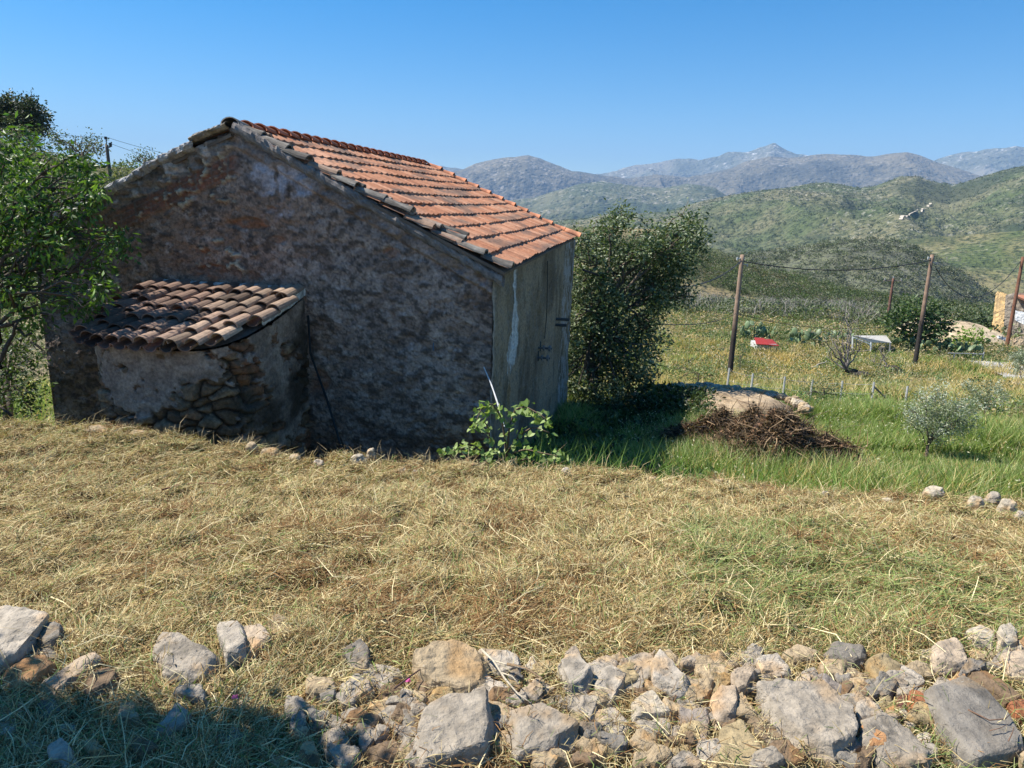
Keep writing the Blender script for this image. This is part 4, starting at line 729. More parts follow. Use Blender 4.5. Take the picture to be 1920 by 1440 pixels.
# leafy tree on the left in front of the house
bl = [(-30, 300, 70), (40, 262, 30), (15, 300, 45), (55, 330, 42), (100, 350, 40), (150, 312, 26), (175, 335, 24), (120, 305, 26), (30, 380, 60), (90, 400, 45), (140, 390, 38), (180, 360, 22), (60, 450, 50), (120, 460, 40), (170, 440, 30), (205, 445, 22), (225, 455, 12), (10, 470, 60), (90, 520, 42), (150, 520, 34), (190, 500, 26), (30, 540, 40), (100, 570, 30), (160, 570, 24), (190, 545, 16), (-60, 420, 70), (-70, 560, 60), (60, 600, 14)]
B_ = pxblobs(bl, 8.6, .55, 8); B_ = [(x, y, z, r) for x, y, z, r in B_]
tr = atd(-70, 900, 8.7)
tree('ash_like_tree', 'bright green leafy tree at the left edge, its branches hanging before the gable wall', 'tree', B_, wob(tr, atd(-40, 500, 8.6), 8, .015, 3), .11, [(.09, .17, .025), (.12, .22, .03), (.06, .12, .02), (.19, .30, .06), (.035, .075, .015)], 50, .09, .038, droop=.75, sub=.24, shell=.3, seed=8, csz=.34, barkc=(.10, .08, .06), rmin=.006)
L = []
for a_, b_ in [((-60, 575), (70, 572)), ((-60, 640), (90, 590)), ((0, 690), (35, 600)), ((-20, 600), (60, 625)), ((-60, 700), (22, 780))]:
    L.append(tube(wob(atd(*a_, 8.6), atd(*b_, 8.4), 7, .03, a_[1]), np.linspace(.035, .012, 7), 6, (.07, .055, .045)))
V, Fq, C = join(L); under(bpy.data.objects['ash_like_tree'], mk('branch', V, Fq, M_BARK, None, C, True))
# olive scrub and undergrowth behind it, left of the house
bl = [(20, 640, 40), (60, 620, 30), (30, 700, 40), (70, 690, 26), (-30, 660, 50), (-40, 740, 50), (40, 740, 22), (10, 560, 50), (70, 560, 30), (0, 780, 40), (60, 780, 22), (85, 660, 14), (80, 600, 20), (0, 600, 50), (90, 560, 16)]
tree('olive_bush', 'grey-green olive bush in the gap left of the house wall', 'bush', pxblobs(bl, 12.5, 1., 2), wob(atz(15, 790, -3.6), atd(20, 660, 12.5), 5, .04, 2), .08, [(.14, .18, .08), (.2, .24, .13), (.1, .13, .05), (.12, .2, .05)], 110, .08, .026, seed=3, shell=.3)
bl = [(10, 680, 34), (50, 700, 26), (-20, 720, 40), (30, 740, 30), (65, 745, 18), (0, 640, 30), (45, 655, 20), (-40, 640, 30)]
tree('bramble_bush', 'dark tangled undergrowth beneath the leafy tree at the left edge', 'bush', pxblobs(bl, 9.6, .4, 2), wob(atz(15, 815, -3.5), atd(20, 690, 9.6), 5, .04, 2), .03, [(.05, .09, .02), (.08, .12, .035), (.10, .15, .05), (.03, .05, .015)], 70, .07, .035, seed=13, shell=.2, csz=.4, rmin=.006)
# bush beyond the left picture edge that shades the lower left corner
def shadow_src(px, py, h): g = onT(px, py); k = h/SDIR.z; return g+np.array(SDIR)*k
bl = []
for (px, py, r) in [(40, 1460, .20), (160, 1470, .22), (300, 1480, .22), (440, 1490, .18), (540, 1490, .12), (-60, 1420, .25), (100, 1390, .12), (-40, 1350, .14), (230, 1420, .14), (380, 1430, .12), (560, 1460, .10), (150, 1560, .3), (350, 1560, .3), (550, 1560, .18)]:
    c0 = shadow_src(px, py, 2.2); bl.append((c0[0], c0[1], c0[2], r))
tree('carob_tree', 'low carob branch reaching over the left end of the rough wall, casting the corner shadow', 'tree', bl, wob((-4.6, 1.6, -1.7), (-3.4, 1.9, .3), 6, .03, 5), .12, [(.06, .10, .03), (.09, .13, .04)], 170, .08, .055, seed=6, shell=0., csz=.3)
# vine at the house corner ------------------------------------------------
def vine():
    rt = empty('climbing_vine', gpx(935, 885, -1.0), 'sunlit climbing vine with heart-shaped leaves sprawling at the foot of the house corner', 'vine'); L = []; P = []
    st = [[(950, 880), (948, 830), (940, 780), (925, 758), (905, 760), (893, 790), (888, 812)], [(950, 860), (955, 800), (965, 768), (985, 762), (1010, 775), (1035, 795)], [(930, 878), (905, 845), (880, 838), (850, 845), (812, 858)],
          [(950, 885), (970, 865), (990, 860), (1015, 872), (1030, 880)], [(948, 870), (960, 850), (985, 842), (1020, 850), (1060, 858)], [(945, 870), (920, 830), (915, 800), (900, 780)], [(950, 850), (975, 815), (1000, 800), (1040, 815)], [(955, 885), (940, 860), (925, 850), (905, 858)]]
    for i, s in enumerate(st):
        d = np.linspace(7.4, 7.0-.25*(i % 3), len(s)); pts = np.array([atd(x, y, dd) for (x, y), dd in zip(s, d)]); tt = np.linspace(0, len(pts)-1, 40); q = np.stack([np.interp(tt, np.arange(len(pts)), pts[:, k]) for k in range(3)], 1)
        L.append(tube(q[::4], np.linspace(.012, .005, 10), 5, (.15, .11, .07))); nn = 52 if i < 3 else 24; j = np.random.default_rng(i).uniform(6, 39, nn).astype(int); P.append(q[j]+np.random.default_rng(i+9).normal(0, .036, (nn, 3)))
    V, Fq, C = join(L); under(rt, mk('stem', V, Fq, M_BARK, None, C, True)); P = np.concatenate(P); n = len(P)
    # heart-shaped leaves: six-vertex outline folded on the midrib
    d = rng.normal(0, 1, (n, 3))*[1, 1, .4]-[0, 0, .7]; d /= np.linalg.norm(d, axis=1)[:, None]; nrm = rng.normal(0, .5, (n, 3))+np.array([-.5, -.5, .6]); s = np.cross(d, nrm); s /= np.linalg.norm(s, axis=1)[:, None]; up = np.cross(s, d)
    sz = rng.uniform(.03, .068, n)[:, None]; sh = [(0, 0, 0), (-.18, .55, .15), (.25, .62, .15), (.7, .33, .08), (1.05, 0, 0), (.7, -.33, .08), (.25, -.62, .15), (-.18, -.55, .15)]
    V = np.stack([P+sz*(d*a+s*b+up*c) for a, b, c in sh], 1).reshape(-1, 3); k = np.arange(n)*8
    Fq = np.concatenate([np.stack([k, k+1, k+2, k+3], 1), np.stack([k, k+3, k+4, k+4], 1)*1, np.stack([k, k+5, k+6, k+7], 1)]); Fl = [tuple(dict.fromkeys(f)) for f in Fq.tolist()]+[(int(a), int(a)+4, int(a)+5) for a in k]
    C = np.repeat(np.array([[.20, .30, .07], [.27, .36, .11], [.14, .22, .05], [.32, .40, .15]])[rng.integers(0, 4, n)], 8, 0); under(rt, mk('foliage', V, Fl, M_LEAF, None, C))
vine()
# ---------------------------------------------------------------- left hillside trees, scrub and pole
dk = [(.035, .05, .022), (.05, .065, .03), (.028, .042, .02), (.06, .075, .035)]; olv = [(.13, .155, .085), (.17, .19, .11), (.09, .115, .06), (.11, .13, .07)]; scr = [(.13, .18, .06), (.17, .21, .08), (.09, .13, .04), (.2, .2, .11)]
def lt(name, label, cat, px, d, trunk, pal, L_=.22, W_=.13, nper=16, seed=1, r0=.2, csz=1., group=None, shell=.3, sub=.3):
    b = pxblobs(px, d, d*.02, seed); t0 = atd(*trunk[0], d); t1 = atd(*trunk[1], d); return tree(name, label, cat, b, wob(t0, t1, 5, .02, seed), r0, pal, nper, L_, W_, seed=seed, csz=csz, group=group, shell=shell, sub=sub, rmin=.03, vr=.3)
lt('holm_oak', 'dark dense oak crowning the slope at the top left corner', 'tree', [(0, 215, 32), (30, 212, 30), (55, 205, 24), (68, 222, 22), (35, 235, 28), (78, 240, 12), (62, 245, 14), (10, 195, 16), (-30, 220, 40)], 58, [(30, 290), (30, 240)], dk, seed=1, nper=150, csz=.9, L_=.24, W_=.14)
lt('olive_tree', 'pale grey-green olive just below the dark oak on the left slope', 'tree', [(30, 255, 24), (60, 262, 22), (75, 275, 14), (10, 265, 24), (85, 285, 12)], 52, [(50, 305), (48, 270)], olv, seed=2, nper=60, L_=.18, W_=.09)
lt('olive_tree', 'ragged olive on the skyline between the oak and the utility pole', 'tree', [(108, 268, 14), (128, 272, 13), (145, 270, 10), (165, 265, 13), (178, 268, 12), (190, 278, 12), (172, 282, 14), (135, 285, 14), (105, 262, 6)], 54, [(155, 320), (155, 288)], [(.09, .11, .055), (.13, .15, .08), (.06, .08, .04)], seed=3, nper=50, L_=.2, W_=.11)
lt('shrub', 'small dark bush on the skyline just left of the gable roof', 'bush', [(262, 296, 8), (275, 295, 9), (288, 300, 10), (254, 300, 6)], 56, [(272, 318), (272, 300)], [(.07, .1, .045), (.1, .13, .06)], seed=4, nper=60, L_=.16, W_=.1)
def shrubs(name, label, cat, cen, rad, pal, nl, lf, m=M_LEAF, flat=.75, kind='stuff'):
    cen = np.asarray(cen); n = len(cen); pal = np.array(pal); ci = np.repeat(np.arange(n), nl); N = n*nl; u = rng.normal(0, 1, (N, 3)); u /= np.linalg.norm(u, axis=1)[:, None]; u[:, 2] = np.abs(u[:, 2])
    lump = 1+.35*np.sin(u[:, 0]*4+ci)*np.cos(u[:, 1]*5+ci*1.7); P = cen[ci]+u*(rad[ci]*lump*rng.uniform(.45, 1, N)**.5)[:, None]*[1, 1, flat]
    pc = pal[rng.integers(0, len(pal), n)]*rng.uniform(.75, 1.25, (n, 1)); C = pc[ci]*rng.uniform(.7, 1.3, (N, 1)); V, Fq, CC = leafset(P, lf*rad[ci]*rng.uniform(.6, 1.3, N), lf*.6*rad[ci]*rng.uniform(.6, 1.3, N), C, 0, u)
    return tag(mk(name, V, Fq, m, None, CC), label, cat, kind=kind)
def polar_pts(zf, a0, a1, r0, r1, n, pw=1.): q0, q1 = [math.atan2(ray(a, 500)[0], ray(a, 500)[1]) for a in (a0, a1)]; A = rng.uniform(q0, q1, n); R = r0+(r1-r0)*rng.uniform(0, 1, n)**pw; return np.stack([R*np.sin(A), R*np.cos(A), zf(A, R)], 1)
P = polar_pts(z0, -300, 420, 30, 61, 900); shrubs('hillside_scrub', 'low scrub covering the slope behind the house on the left', 'scrub', P, rng.uniform(.3, .9, len(P)), scr+olv, 70, .28)
# pole on the left slope
def pole(label, top, bot, zb, r0, c0, c1, dtop=None, extras=None, group='wooden utility poles'):
    b = atz(*bot, zb) if zb is not None else atd(*bot, dtop); t = atd(*top, (b@FW) if dtop is None else dtop); t = np.array([t[0], t[1], t[2]]); rt = empty('utility_pole', b, label, 'utility pole', group)
    k = np.linspace(-.06, 1, 14)[:, None]; P = b+(t-b)*k; C = []; V, Fq = tube(P, np.linspace(r0, r0*.72, 14), 10); cc = mixc(np.array(c0), np.array(c1), sm(.35, .6, np.repeat(k[:, 0], 10))); under(rt, mk('shaft', V, Fq, M_WOOD, None, cc, True)); return rt, b, t
rt, b, t = pole('slim dark utility pole on the left slope beside the gable roofline', (200, 272), (208, 345), None, .13, (.10, .08, .06), (.12, .09, .07), dtop=46)
V, Fq, C = join([tube([t, t+[0, 0, .35]], .03, 6, (.04, .04, .04)), tube([t+[-.02, 0, .35], t+[-.02, 0, .52]], .09, 8, (.04, .04, .04)), tube([t+[.25, 0, -.1], t+[.25, 0, .15]], .09, 8, (.04, .04, .04)), tube([t+[0, 0, -.2], t+[.25, 0, -.1]], .03, 6, (.04, .04, .04))]); under(rt, mk('insulators', V, Fq, M_METAL, None, C))
V, Fq, C = join([tube(sag(atd(-60, 225, 40), t+[0, 0, .5], .25), .012, 4, (.05, .05, .05)), tube(sag(t+[0, 0, .5], atd(420, 306, 60), .25), .012, 4, (.05, .05, .05)), tube(sag(t+[.25, 0, .1], atd(420, 330, 60), .2), .012, 4, (.05, .05, .05))])
tag(mk('overhead_wire', V, Fq, M_CABLE, None, C), 'thin overhead wires crossing the sky above the left slope', 'wire')

# ================================================================== FIELD, POLES AND SMALL THINGS TO THE RIGHT
def onG(x, y):
    z = -7.
    for _ in range(40): p = atz(x, y, z); z = .5*z+.5*float(G(p[0], p[1]))
    return atz(x, y, z)
# stony platform with a sandy top, beyond the ditch
pc = (onG(1300, 790)+0); cx, cy = 5.0, 16.3; th = np.linspace(0, 2*math.pi, 240); rr_ = np.linspace(0, 1, 60); TT, RR = np.meshgrid(th, rr_); ex = 2.1*(1+.08*fbm(P3(np.cos(TT)*2, np.sin(TT)*2), 3, 4)); ey = 1.65
X = cx+RR**.8*ex*1.12*np.cos(TT); Y = cy+RR**.8*ey*1.15*np.sin(TT); pr = P3(X, Y); top = -4.10+.10*fbm(pr*.9, 3, 3)+.05*fbm(pr*5, 4, 4); fall = sm(.5, 1.02, RR**.8); Z = top-fall*(.95+.0*X); Z += fall*(1-fall)*.25*ridged(pr*3, 3, 4)
c = mixc((.42, .32, .21), (.26, .19, .12), sm(-.3, .3, fbm(pr*3, 4, 5))); c = mixc(c, (.40, .36, .30), sm(.62, .75, RR**.8)*sm(-.2, .3, fbm(pr*7, 3, 6)))
plat = mk('stone_platform', np.stack([X, Y, Z], -1), grid(240, 60), M_SOIL, None, c.reshape(-1, 3), True); tag(plat, 'low round platform of earth and stones with a bare sandy top beside the big tree', 'stone platform')
k = 0
for a in np.linspace(-.3, 2.9, 44):
    a = a+rng.normal(0, .03); r_ = rng.uniform(.70, .80); x, y = cx+r_*2.5*math.cos(a), cy+r_*2.05*math.sin(a); s = rng.uniform(.07, .16); q = np.sort(np.arange(6)*1.05+rng.uniform(-.25, .25, 6)); P = [[x+s*math.cos(t)*1.3, y+s*math.sin(t)*.8, -4.22+rng.uniform(-.02, .05)] for t in q]
    o = rock('edging_stone', None, rng.uniform(.07, .14), rng.choice(['pale', 'lg', 'tan', 'tan']), 1200+k, pts3=P, res=.03); tag(o, 'pale flat stone set along the rim of the round sandy platform', 'stone', 'stones edging the round platform'); k += 1
# heap of dead brush tumbling down its front and right flank
LB = [(1475, 902, .92, 1.15, .9), (1400, 880, .88, .95, .8), (1530, 905, .72, .7, .7), (1340, 855, .75, 1.1, .6), (1572, 908, .72, .65, .6), (1290, 832, .55, .8, .5)]; LBW = [(onG(x, y)+[0, .3, 0], h, a, b) for x, y, h, a, b in LB]
def BH(x, y):
    h = 0*x
    for c0, hh, a, b in LBW: h = np.maximum(h, hh*np.exp(-(((x-c0[0])/a)**2+((y-c0[1])/b)**2)*1.3))
    return np.maximum(h*(1+.55*fbm(P3(x, y)*1.7, 4, 4))+.06*fbm(P3(x, y)*5, 3, 6)-.10, 0)
bc = LBW[0][0]; rt = empty('brush_heap', (bc[0], bc[1], float(G(bc[0], bc[1]))), 'dark ragged heap of dead branches and dry leaves in front of the round platform', 'brush heap')
X, Y = np.meshgrid(np.linspace(bc[0]-3.6, bc[0]+2.6, 130), np.linspace(bc[1]-2, bc[1]+3, 110)); Hh = BH(X, Y); Z = np.where(Hh > 0, np.maximum(G(X, Y), -9)+Hh-.04, G(X, Y)-.25); under(rt, mk('core', np.stack([X, Y, Z], -1), grid(130, 110), M_SOIL, None, (.07, .05, .035), True))
def brushpts(n):
    x = rng.uniform(bc[0]-3.6, bc[0]+2.6, n*4); y = rng.uniform(bc[1]-2, bc[1]+3, n*4); h = BH(x, y); k = np.where(h > .02)[0][:n]; return x[k], y[k], np.maximum(G(x[k], y[k]), np.where(((x[k]-cx)/2.3)**2+((y[k]-cy)/1.6)**2 < 1, -4.25, -9))+h[k]
x, y, z = brushpts(17000); n = len(x); cc = np.array([[.06, .045, .03], [.10, .065, .04], [.20, .12, .065], [.04, .03, .025], [.36, .25, .15]])[rng.integers(0, 5, n)]
o = straws(np.stack([x, y, z+rng.uniform(-.05, .08, n)], 1), rng.uniform(0, 6.28, n), rng.normal(.2, .45, n), rng.lognormal(-1.9, .6, n).clip(.05, .8), rng.uniform(.004, .014, n), cc, 'twigs', M_STRAW, .6); under(rt, o)
x, y, z = brushpts(26000); n = len(x); cl_ = sm(-.2, .3, fbm(P3(x, y, 0)*3, 3, 71))
V, Fq, CC = leafset(np.stack([x, y, z+rng.uniform(-.02, .12, n)*cl_], 1), rng.uniform(.03, .09, n), rng.uniform(.02, .05, n), mixc(np.array([[.12, .08, .045], [.07, .05, .03], [.22, .13, .075], [.04, .03, .02]])[rng.integers(0, 4, n)], (.34, .17, .11), sm(.25, .5, fbm(P3(x, y)*1.3, 3, 75))*.7)); under(rt, mk('dry_leaves', V, Fq, M_STRAW, None, CC))
L = [tube(wob(atd(*p0, 12.9), atd(*p1, 12.7), 6, .07, p0[0]), np.linspace(.014, .005, 6), 5, (.10, .075, .055)) for p0, p1 in [((1350, 810), (1330, 770)), ((1380, 830), (1400, 790)), ((1500, 850), (1560, 830)), ((1520, 860), (1590, 872)), ((1450, 830), (1500, 800)), ((1430, 850), (1380, 800)), ((1480, 870), (1455, 805)), ((1330, 805), (1280, 790))]]+[tube(wob(atd(1412, 800, 14), atd(x, y, 14), 5, .04, x), np.linspace(.018, .006, 5), 5, (.12, .09, .07)) for x, y in [(1428, 740), (1450, 770), (1403, 745), (1436, 762), (1470, 790)]]; V, Fq, C = join(L); under(rt, mk('bare_branch', V, Fq, M_BARK, None, C, True))
# tall grass
def wedge(n, a0, a1, r0, r1, pw=1.): q0, q1 = [math.atan2(ray(a, 700)[0], ray(a, 700)[1]) for a in (a0, a1)]; A = rng.uniform(q0, q1, n); R = np.sqrt(r0**2+(r1**2-r0**2)*rng.uniform(0, 1, n)**pw); return R*np.sin(A), R*np.cos(A)
def inhouse(x, y): P = P3(x, y)-NR*[1, 1, 0]; u, v = P@HL, P@HD; return (u > -.05) & (u < 7) & (v > -1.7) & (v < 8.1)
def onplat(x, y): return ((x-cx)/2.5)**2+((y-cy)/2.1)**2 < .36
def gc(x, y, n):
    a, b = patch(x, y); gr = np.array([[.19, .28, .07], [.27, .36, .11], [.13, .20, .045], [.34, .39, .17]])[rng.integers(0, 4, n)]; ye = np.array([[.60, .45, .18], [.66, .54, .27], [.45, .32, .15], [.52, .48, .27]])[rng.integers(0, 4, n)]
    w_ = .10+.2*sm(-.1, .4, b)+.75*sm(18, 25, y-.12*x)*sm(-.2, .25, a+.8*b)*.85+.15*sm(24, 40, y); return np.where((rng.uniform(0, 1, n) < w_)[:, None], ye, gr)*rng.uniform(.7, 1.3, (n, 1))
n = 260000; x, y = wedge(n, 780, 2600, 6.3, 20, .8); k = ~inhouse(x, y) & ~onplat(x, y); x, y = x[k], y[k]; n = len(x); cl = .6+.5*sm(-.3, .4, fbm(P3(x, y)*.8, 3, 6))
g = blades(np.stack([x, y, G(x, y)-.02], 1), rng.uniform(.28, .65, n)*cl*np.where((x > 5.5) & (x < 9.5) & (y > 9.5) & (y < 13.2), .5, 1), .006+.0007*y*rng.uniform(.6, 1.4, n), .55, gc(x, y, n), 'tall_grass', M_GRASS); tag(g, 'tall green grass filling the ground between the terrace, platform and olive trees', 'grass', kind='stuff')
n = 3600; x, y = wedge(n, 930, 1330, 6.6, 17.5); k = ~inhouse(x, y) & (BH(x, y) < .02); x, y = x[k], y[k]; shrubs('shade_brambles', 'dark-leaved bramble and nettle undergrowth added to deepen the shade in the ditch beside the house', 'undergrowth', np.stack([x, y, np.maximum(G(x, y), np.where(((x-cx)/2.2)**2+((y-cy)/1.7)**2 < .8, -4.3, -9))], 1), rng.uniform(.14, .42, len(x)), [(.04, .065, .02), (.06, .09, .03), (.03, .045, .015), (.09, .13, .045)], 60, .28)  # undergrowth added here, its dark leaf colours standing in for deeper shade
n = 16000; x, y = wedge(n, -250, 330, 7.6, 26); k = ~inhouse(x, y); x, y = x[k], y[k]; n = len(x); g = blades(np.stack([x, y, G(x, y)-.02], 1), rng.uniform(.2, .5, n), rng.uniform(.01, .025, n), .7, gc(x, y, n), 'tall_grass', M_GRASS); tag(g, 'grass and weeds growing in the gap left of the house under the leafy tree', 'grass', kind='stuff')
n = 4000; x, y = wedge(n, 1150, 2000, 6.3, 20); k = ~onplat(x, y) & (fbm(P3(x, y)*.9, 3, 16) > .0); x, y = x[k], y[k]; n = len(x); V, Fq, CC = leafset(np.stack([x, y, G(x, y)+rng.uniform(.3, .6, n)], 1), rng.uniform(.03, .06, n), rng.uniform(.012, .025, n), np.array([.58, .55, .38])*rng.uniform(.7, 1.2, (n, 1)))
tag(mk('seed_heads', V, Fq, M_GRASS, None, CC), 'pale seed heads sprinkled over the tall green grass', 'grass', kind='stuff')
n = 170000; x, y = wedge(n, 1000, 2000, 19, 62, .75); k = ~onplat(x, y); x, y = x[k], y[k]; n = len(x)
g = blades(np.stack([x, y, G(x, y)-.03], 1), rng.uniform(.2, .55, n)*(.5+.8*sm(-.4, .5, fbm(P3(x, y)*.35, 3, 41))), .010+.0009*y*rng.uniform(.6, 1.4, n), .6, gc(x, y, n), 'dry_grass', M_GRASS); tag(g, 'yellow and green rough grass spreading beyond the fence posts', 'grass', kind='stuff')
n = 8500; x, y = wedge(n, 1000, 2020, 21, 104, .9); k = ((fbm(P3(x, y)*.10, 3, 51) > -.05) | (y > 50)) & ((np.hypot(x-12, y-23) > 3)); x, y = x[k], y[k]; n = len(x)
shrubs('weeds', 'low green and straw-coloured weeds and bushes dotting the rough ground', 'weeds', np.stack([x, y, G(x, y)], 1), rng.uniform(.22, .75, n)*(.8+.012*y), [(.13, .19, .06), (.18, .24, .09), (.09, .13, .045), (.11, .17, .05), (.30, .28, .15), (.52, .40, .20), (.28, .29, .18), (.42, .33, .18), (.45, .35, .22)], 75, .17)
n = 17000; nc = 280; tx, ty = wedge(nc, 1180, 2020, 28, 60); ci = rng.integers(0, nc, n); x = tx[ci]+rng.normal(0, .5, n); y = ty[ci]+rng.normal(0, .5, n); g = blades(np.stack([x, y, G(x, y)], 1), rng.uniform(.35, .85, n), .012+.0008*y, .5, np.array([[.62, .46, .19], [.56, .42, .2], [.66, .55, .3], [.44, .36, .16]])[rng.integers(0, 4, nc)][ci]*rng.uniform(.7, 1.15, (n, 1)), 'straw_clumps', M_GRASS); tag(g, 'tall straw-yellow grass clumps standing round the poles and dead trees', 'grass', kind='stuff')
P = polar_pts(z1, 980, 2050, 108, 208, 4600, .8); k = fbm(P*[.03, .03, 0], 3, 61) > -.25; P = P[k]; shrubs('maquis', 'dense dark green maquis bushes covering the hillside beyond the field', 'bushes', P, rng.uniform(.9, 2.5, len(P)), [(.07, .10, .035), (.10, .14, .045), (.045, .065, .025), (.13, .17, .06), (.15, .17, .09), (.17, .15, .10)], 105, .17)
x, y = wedge(3000, 1000, 2050, 78, 118); P = np.stack([x, y, G(x, y)], 1); shrubs('valley_bushes', 'grey-green bushes along the foot of the hillside', 'bushes', P, rng.uniform(.7, 2.0, len(P)), [(.08, .11, .04), (.13, .16, .07), (.05, .075, .03), (.2, .2, .14), (.18, .22, .1)], 80, .17)
P = polar_pts(z2, 1000, 2050, 270, 432, 5200, .8); shrubs('burnt_hill_bushes', 'small bushes scattered over the rounded hill', 'bushes', P, rng.uniform(.8, 2.2, len(P)), [(.11, .13, .065), (.08, .09, .05), (.14, .16, .085), (.15, .15, .12)], 26, .5)
P = polar_pts(z4, 900, 2050, 850, 1690, 7000, .9); shrubs('green_hill_bushes', 'scattered bushes speckling the broad green hill', 'bushes', P, rng.uniform(1.2, 3.4, len(P)), [(.09, .11, .05), (.12, .14, .06), (.07, .085, .04)], 12, .8)
# grey dead saplings
L = []; P = np.concatenate([polar_pts(z1, 1180, 1600, 106, 135, 240), np.stack([*wedge(150, 1240, 1620, 78, 104), np.zeros(150)], 1)]); P[240:, 2] = G(P[240:, 0], P[240:, 1]); B = np.repeat(P, 12, 0); n = len(B)
g = blades(B+rng.normal(0, .35, (n, 3))*[1, 1, 0], rng.uniform(.8, 3., n), np.full(n, .055), 1.2, np.array([.24, .22, .20])*rng.uniform(.6, 1.3, (n, 1)), 'dead_saplings', M_BARK); tag(g, 'thicket of bare grey dead saplings at the foot of the maquis hillside', 'saplings', kind='stuff')
# olive trees in the grass
def olive(label, bls, d, base, t1, seed, L_=.06, nper=80):
    b0 = onG(*base); d = b0@FW; b = pxblobs(bls, d, d*.02, seed); r_ = empty('olive_tree', b0, label, 'tree', 'olive trees in the grass'); limbs(r_, b, wob(b0, atd(*t1, d), 5, .03, seed), .035, r_, (.16, .12, .09), seed=seed, rmin=.005)
    crown('crown', b, nper, L_, L_*.26, [(.30, .34, .23), (.40, .44, .33), (.20, .24, .14), (.48, .51, .42), (.12, .15, .08)], M_GLOSSY, r_, 0, .2, .2, .3, .3)
olive('nearest olive tree, silvery and bushy, on a thin leaning trunk in the green grass', [(1765, 765, 30), (1730, 775, 26), (1795, 770, 26), (1760, 735, 18), (1725, 745, 16), (1745, 800, 28), (1785, 800, 26), (1815, 790, 20), (1710, 790, 18), (1810, 760, 14), (1755, 822, 14), (1830, 770, 9), (1700, 765, 10)], 13, (1735, 866), (1748, 815), 1, nper=150)
olive('round grey-green olive tree behind the nearest one, close to the right edge', [(1830, 735, 20), (1855, 730, 20), (1875, 745, 16), (1840, 752, 16), (1870, 725, 12), (1815, 725, 12), (1858, 758, 12)], 18, (1848, 790), (1850, 760), 2, .08, nper=60)
olive('small olive tree cut by the right edge above the road', [(1908, 668, 16), (1925, 675, 20), (1905, 690, 10), (1935, 660, 16)], 30, (1914, 722), (1915, 690), 3, .13, nper=60)
# individual shrubs
def bush(name, label, bls, base, pal, seed, nper=60, L_=.12, W_=.05, csz=.6, cat='bush', r0=.05):
    b0 = onG(*base); d = b0@FW; b = pxblobs(bls, d, d*.01, seed); tree(name, label, cat, b, wob(b0, atd(bls[0][0], bls[0][1], d), 4, .03, seed), r0, pal, nper, L_, W_, seed=seed, csz=csz, shell=.2)
bush('fig_tree', 'round dark green tree behind the middle utility pole', [(1722, 605, 38), (1690, 605, 26), (1755, 610, 26), (1720, 580, 22), (1745, 585, 18), (1700, 628, 24), (1745, 632, 24), (1770, 620, 14), (1675, 600, 14), (1722, 640, 20)], (1720, 660), [(.05, .09, .025), (.07, .12, .035), (.1, .15, .05), (.035, .06, .02)], 5, nper=46, L_=.4, W_=.22, csz=1.3, cat='tree', r0=.15)
bush('green_bush', 'bright lime-green bush on the bare bank near the ruin', [(1815, 635, 16), (1832, 638, 14), (1800, 643, 10)], (1818, 655), [(.16, .25, .04), (.22, .32, .06)], 6, nper=40, L_=.35, W_=.2, csz=1.3)
bush('dark_bush', 'dark bushy growth beside the yellow end wall of the ruin', [(1835, 610, 14), (1852, 618, 12), (1815, 612, 12), (1800, 608, 8), (1848, 602, 10)], (1836, 632), [(.05, .08, .03), (.08, .11, .05)], 7, nper=40, L_=.4, W_=.22, csz=1.3)
bush('broom_shrub', 'feathery grey-green shrub standing behind the row of fence posts', [(1545, 728, 20), (1520, 735, 16), (1565, 735, 16), (1540, 745, 22), (1505, 738, 8), (1580, 745, 10)], (1542, 762), [(.12, .16, .08), (.16, .2, .11), (.09, .12, .06)], 8, nper=110, L_=.10, W_=.03)
bush('broom_shrub', 'spreading light green shrub left of the first fence post', [(1310, 700, 24), (1280, 705, 20), (1338, 705, 18), (1260, 695, 16), (1300, 718, 18)], (1305, 738), [(.15, .22, .07), (.2, .27, .1), (.11, .16, .05)], 9, nper=80, L_=.12, W_=.04)
bush('broom_shrub', 'wispy shrub growing beside the foot of the nearest tall pole', [(1388, 668, 14), (1386, 685, 14), (1395, 655, 8)], (1388, 705), [(.16, .2, .1), (.12, .16, .07)], 10, nper=70, L_=.14, W_=.04)
bush('weed_shrub', 'grey-green wormwood clump in front of the dark brush heap', [(1475, 862, 24), (1440, 870, 20), (1500, 872, 18), (1465, 845, 14), (1420, 885, 16), (1390, 880, 16)], (1460, 905), [(.18, .24, .11), (.13, .19, .07), (.24, .29, .15)], 11, nper=120, L_=.05, W_=.012, csz=.3, r0=.01)
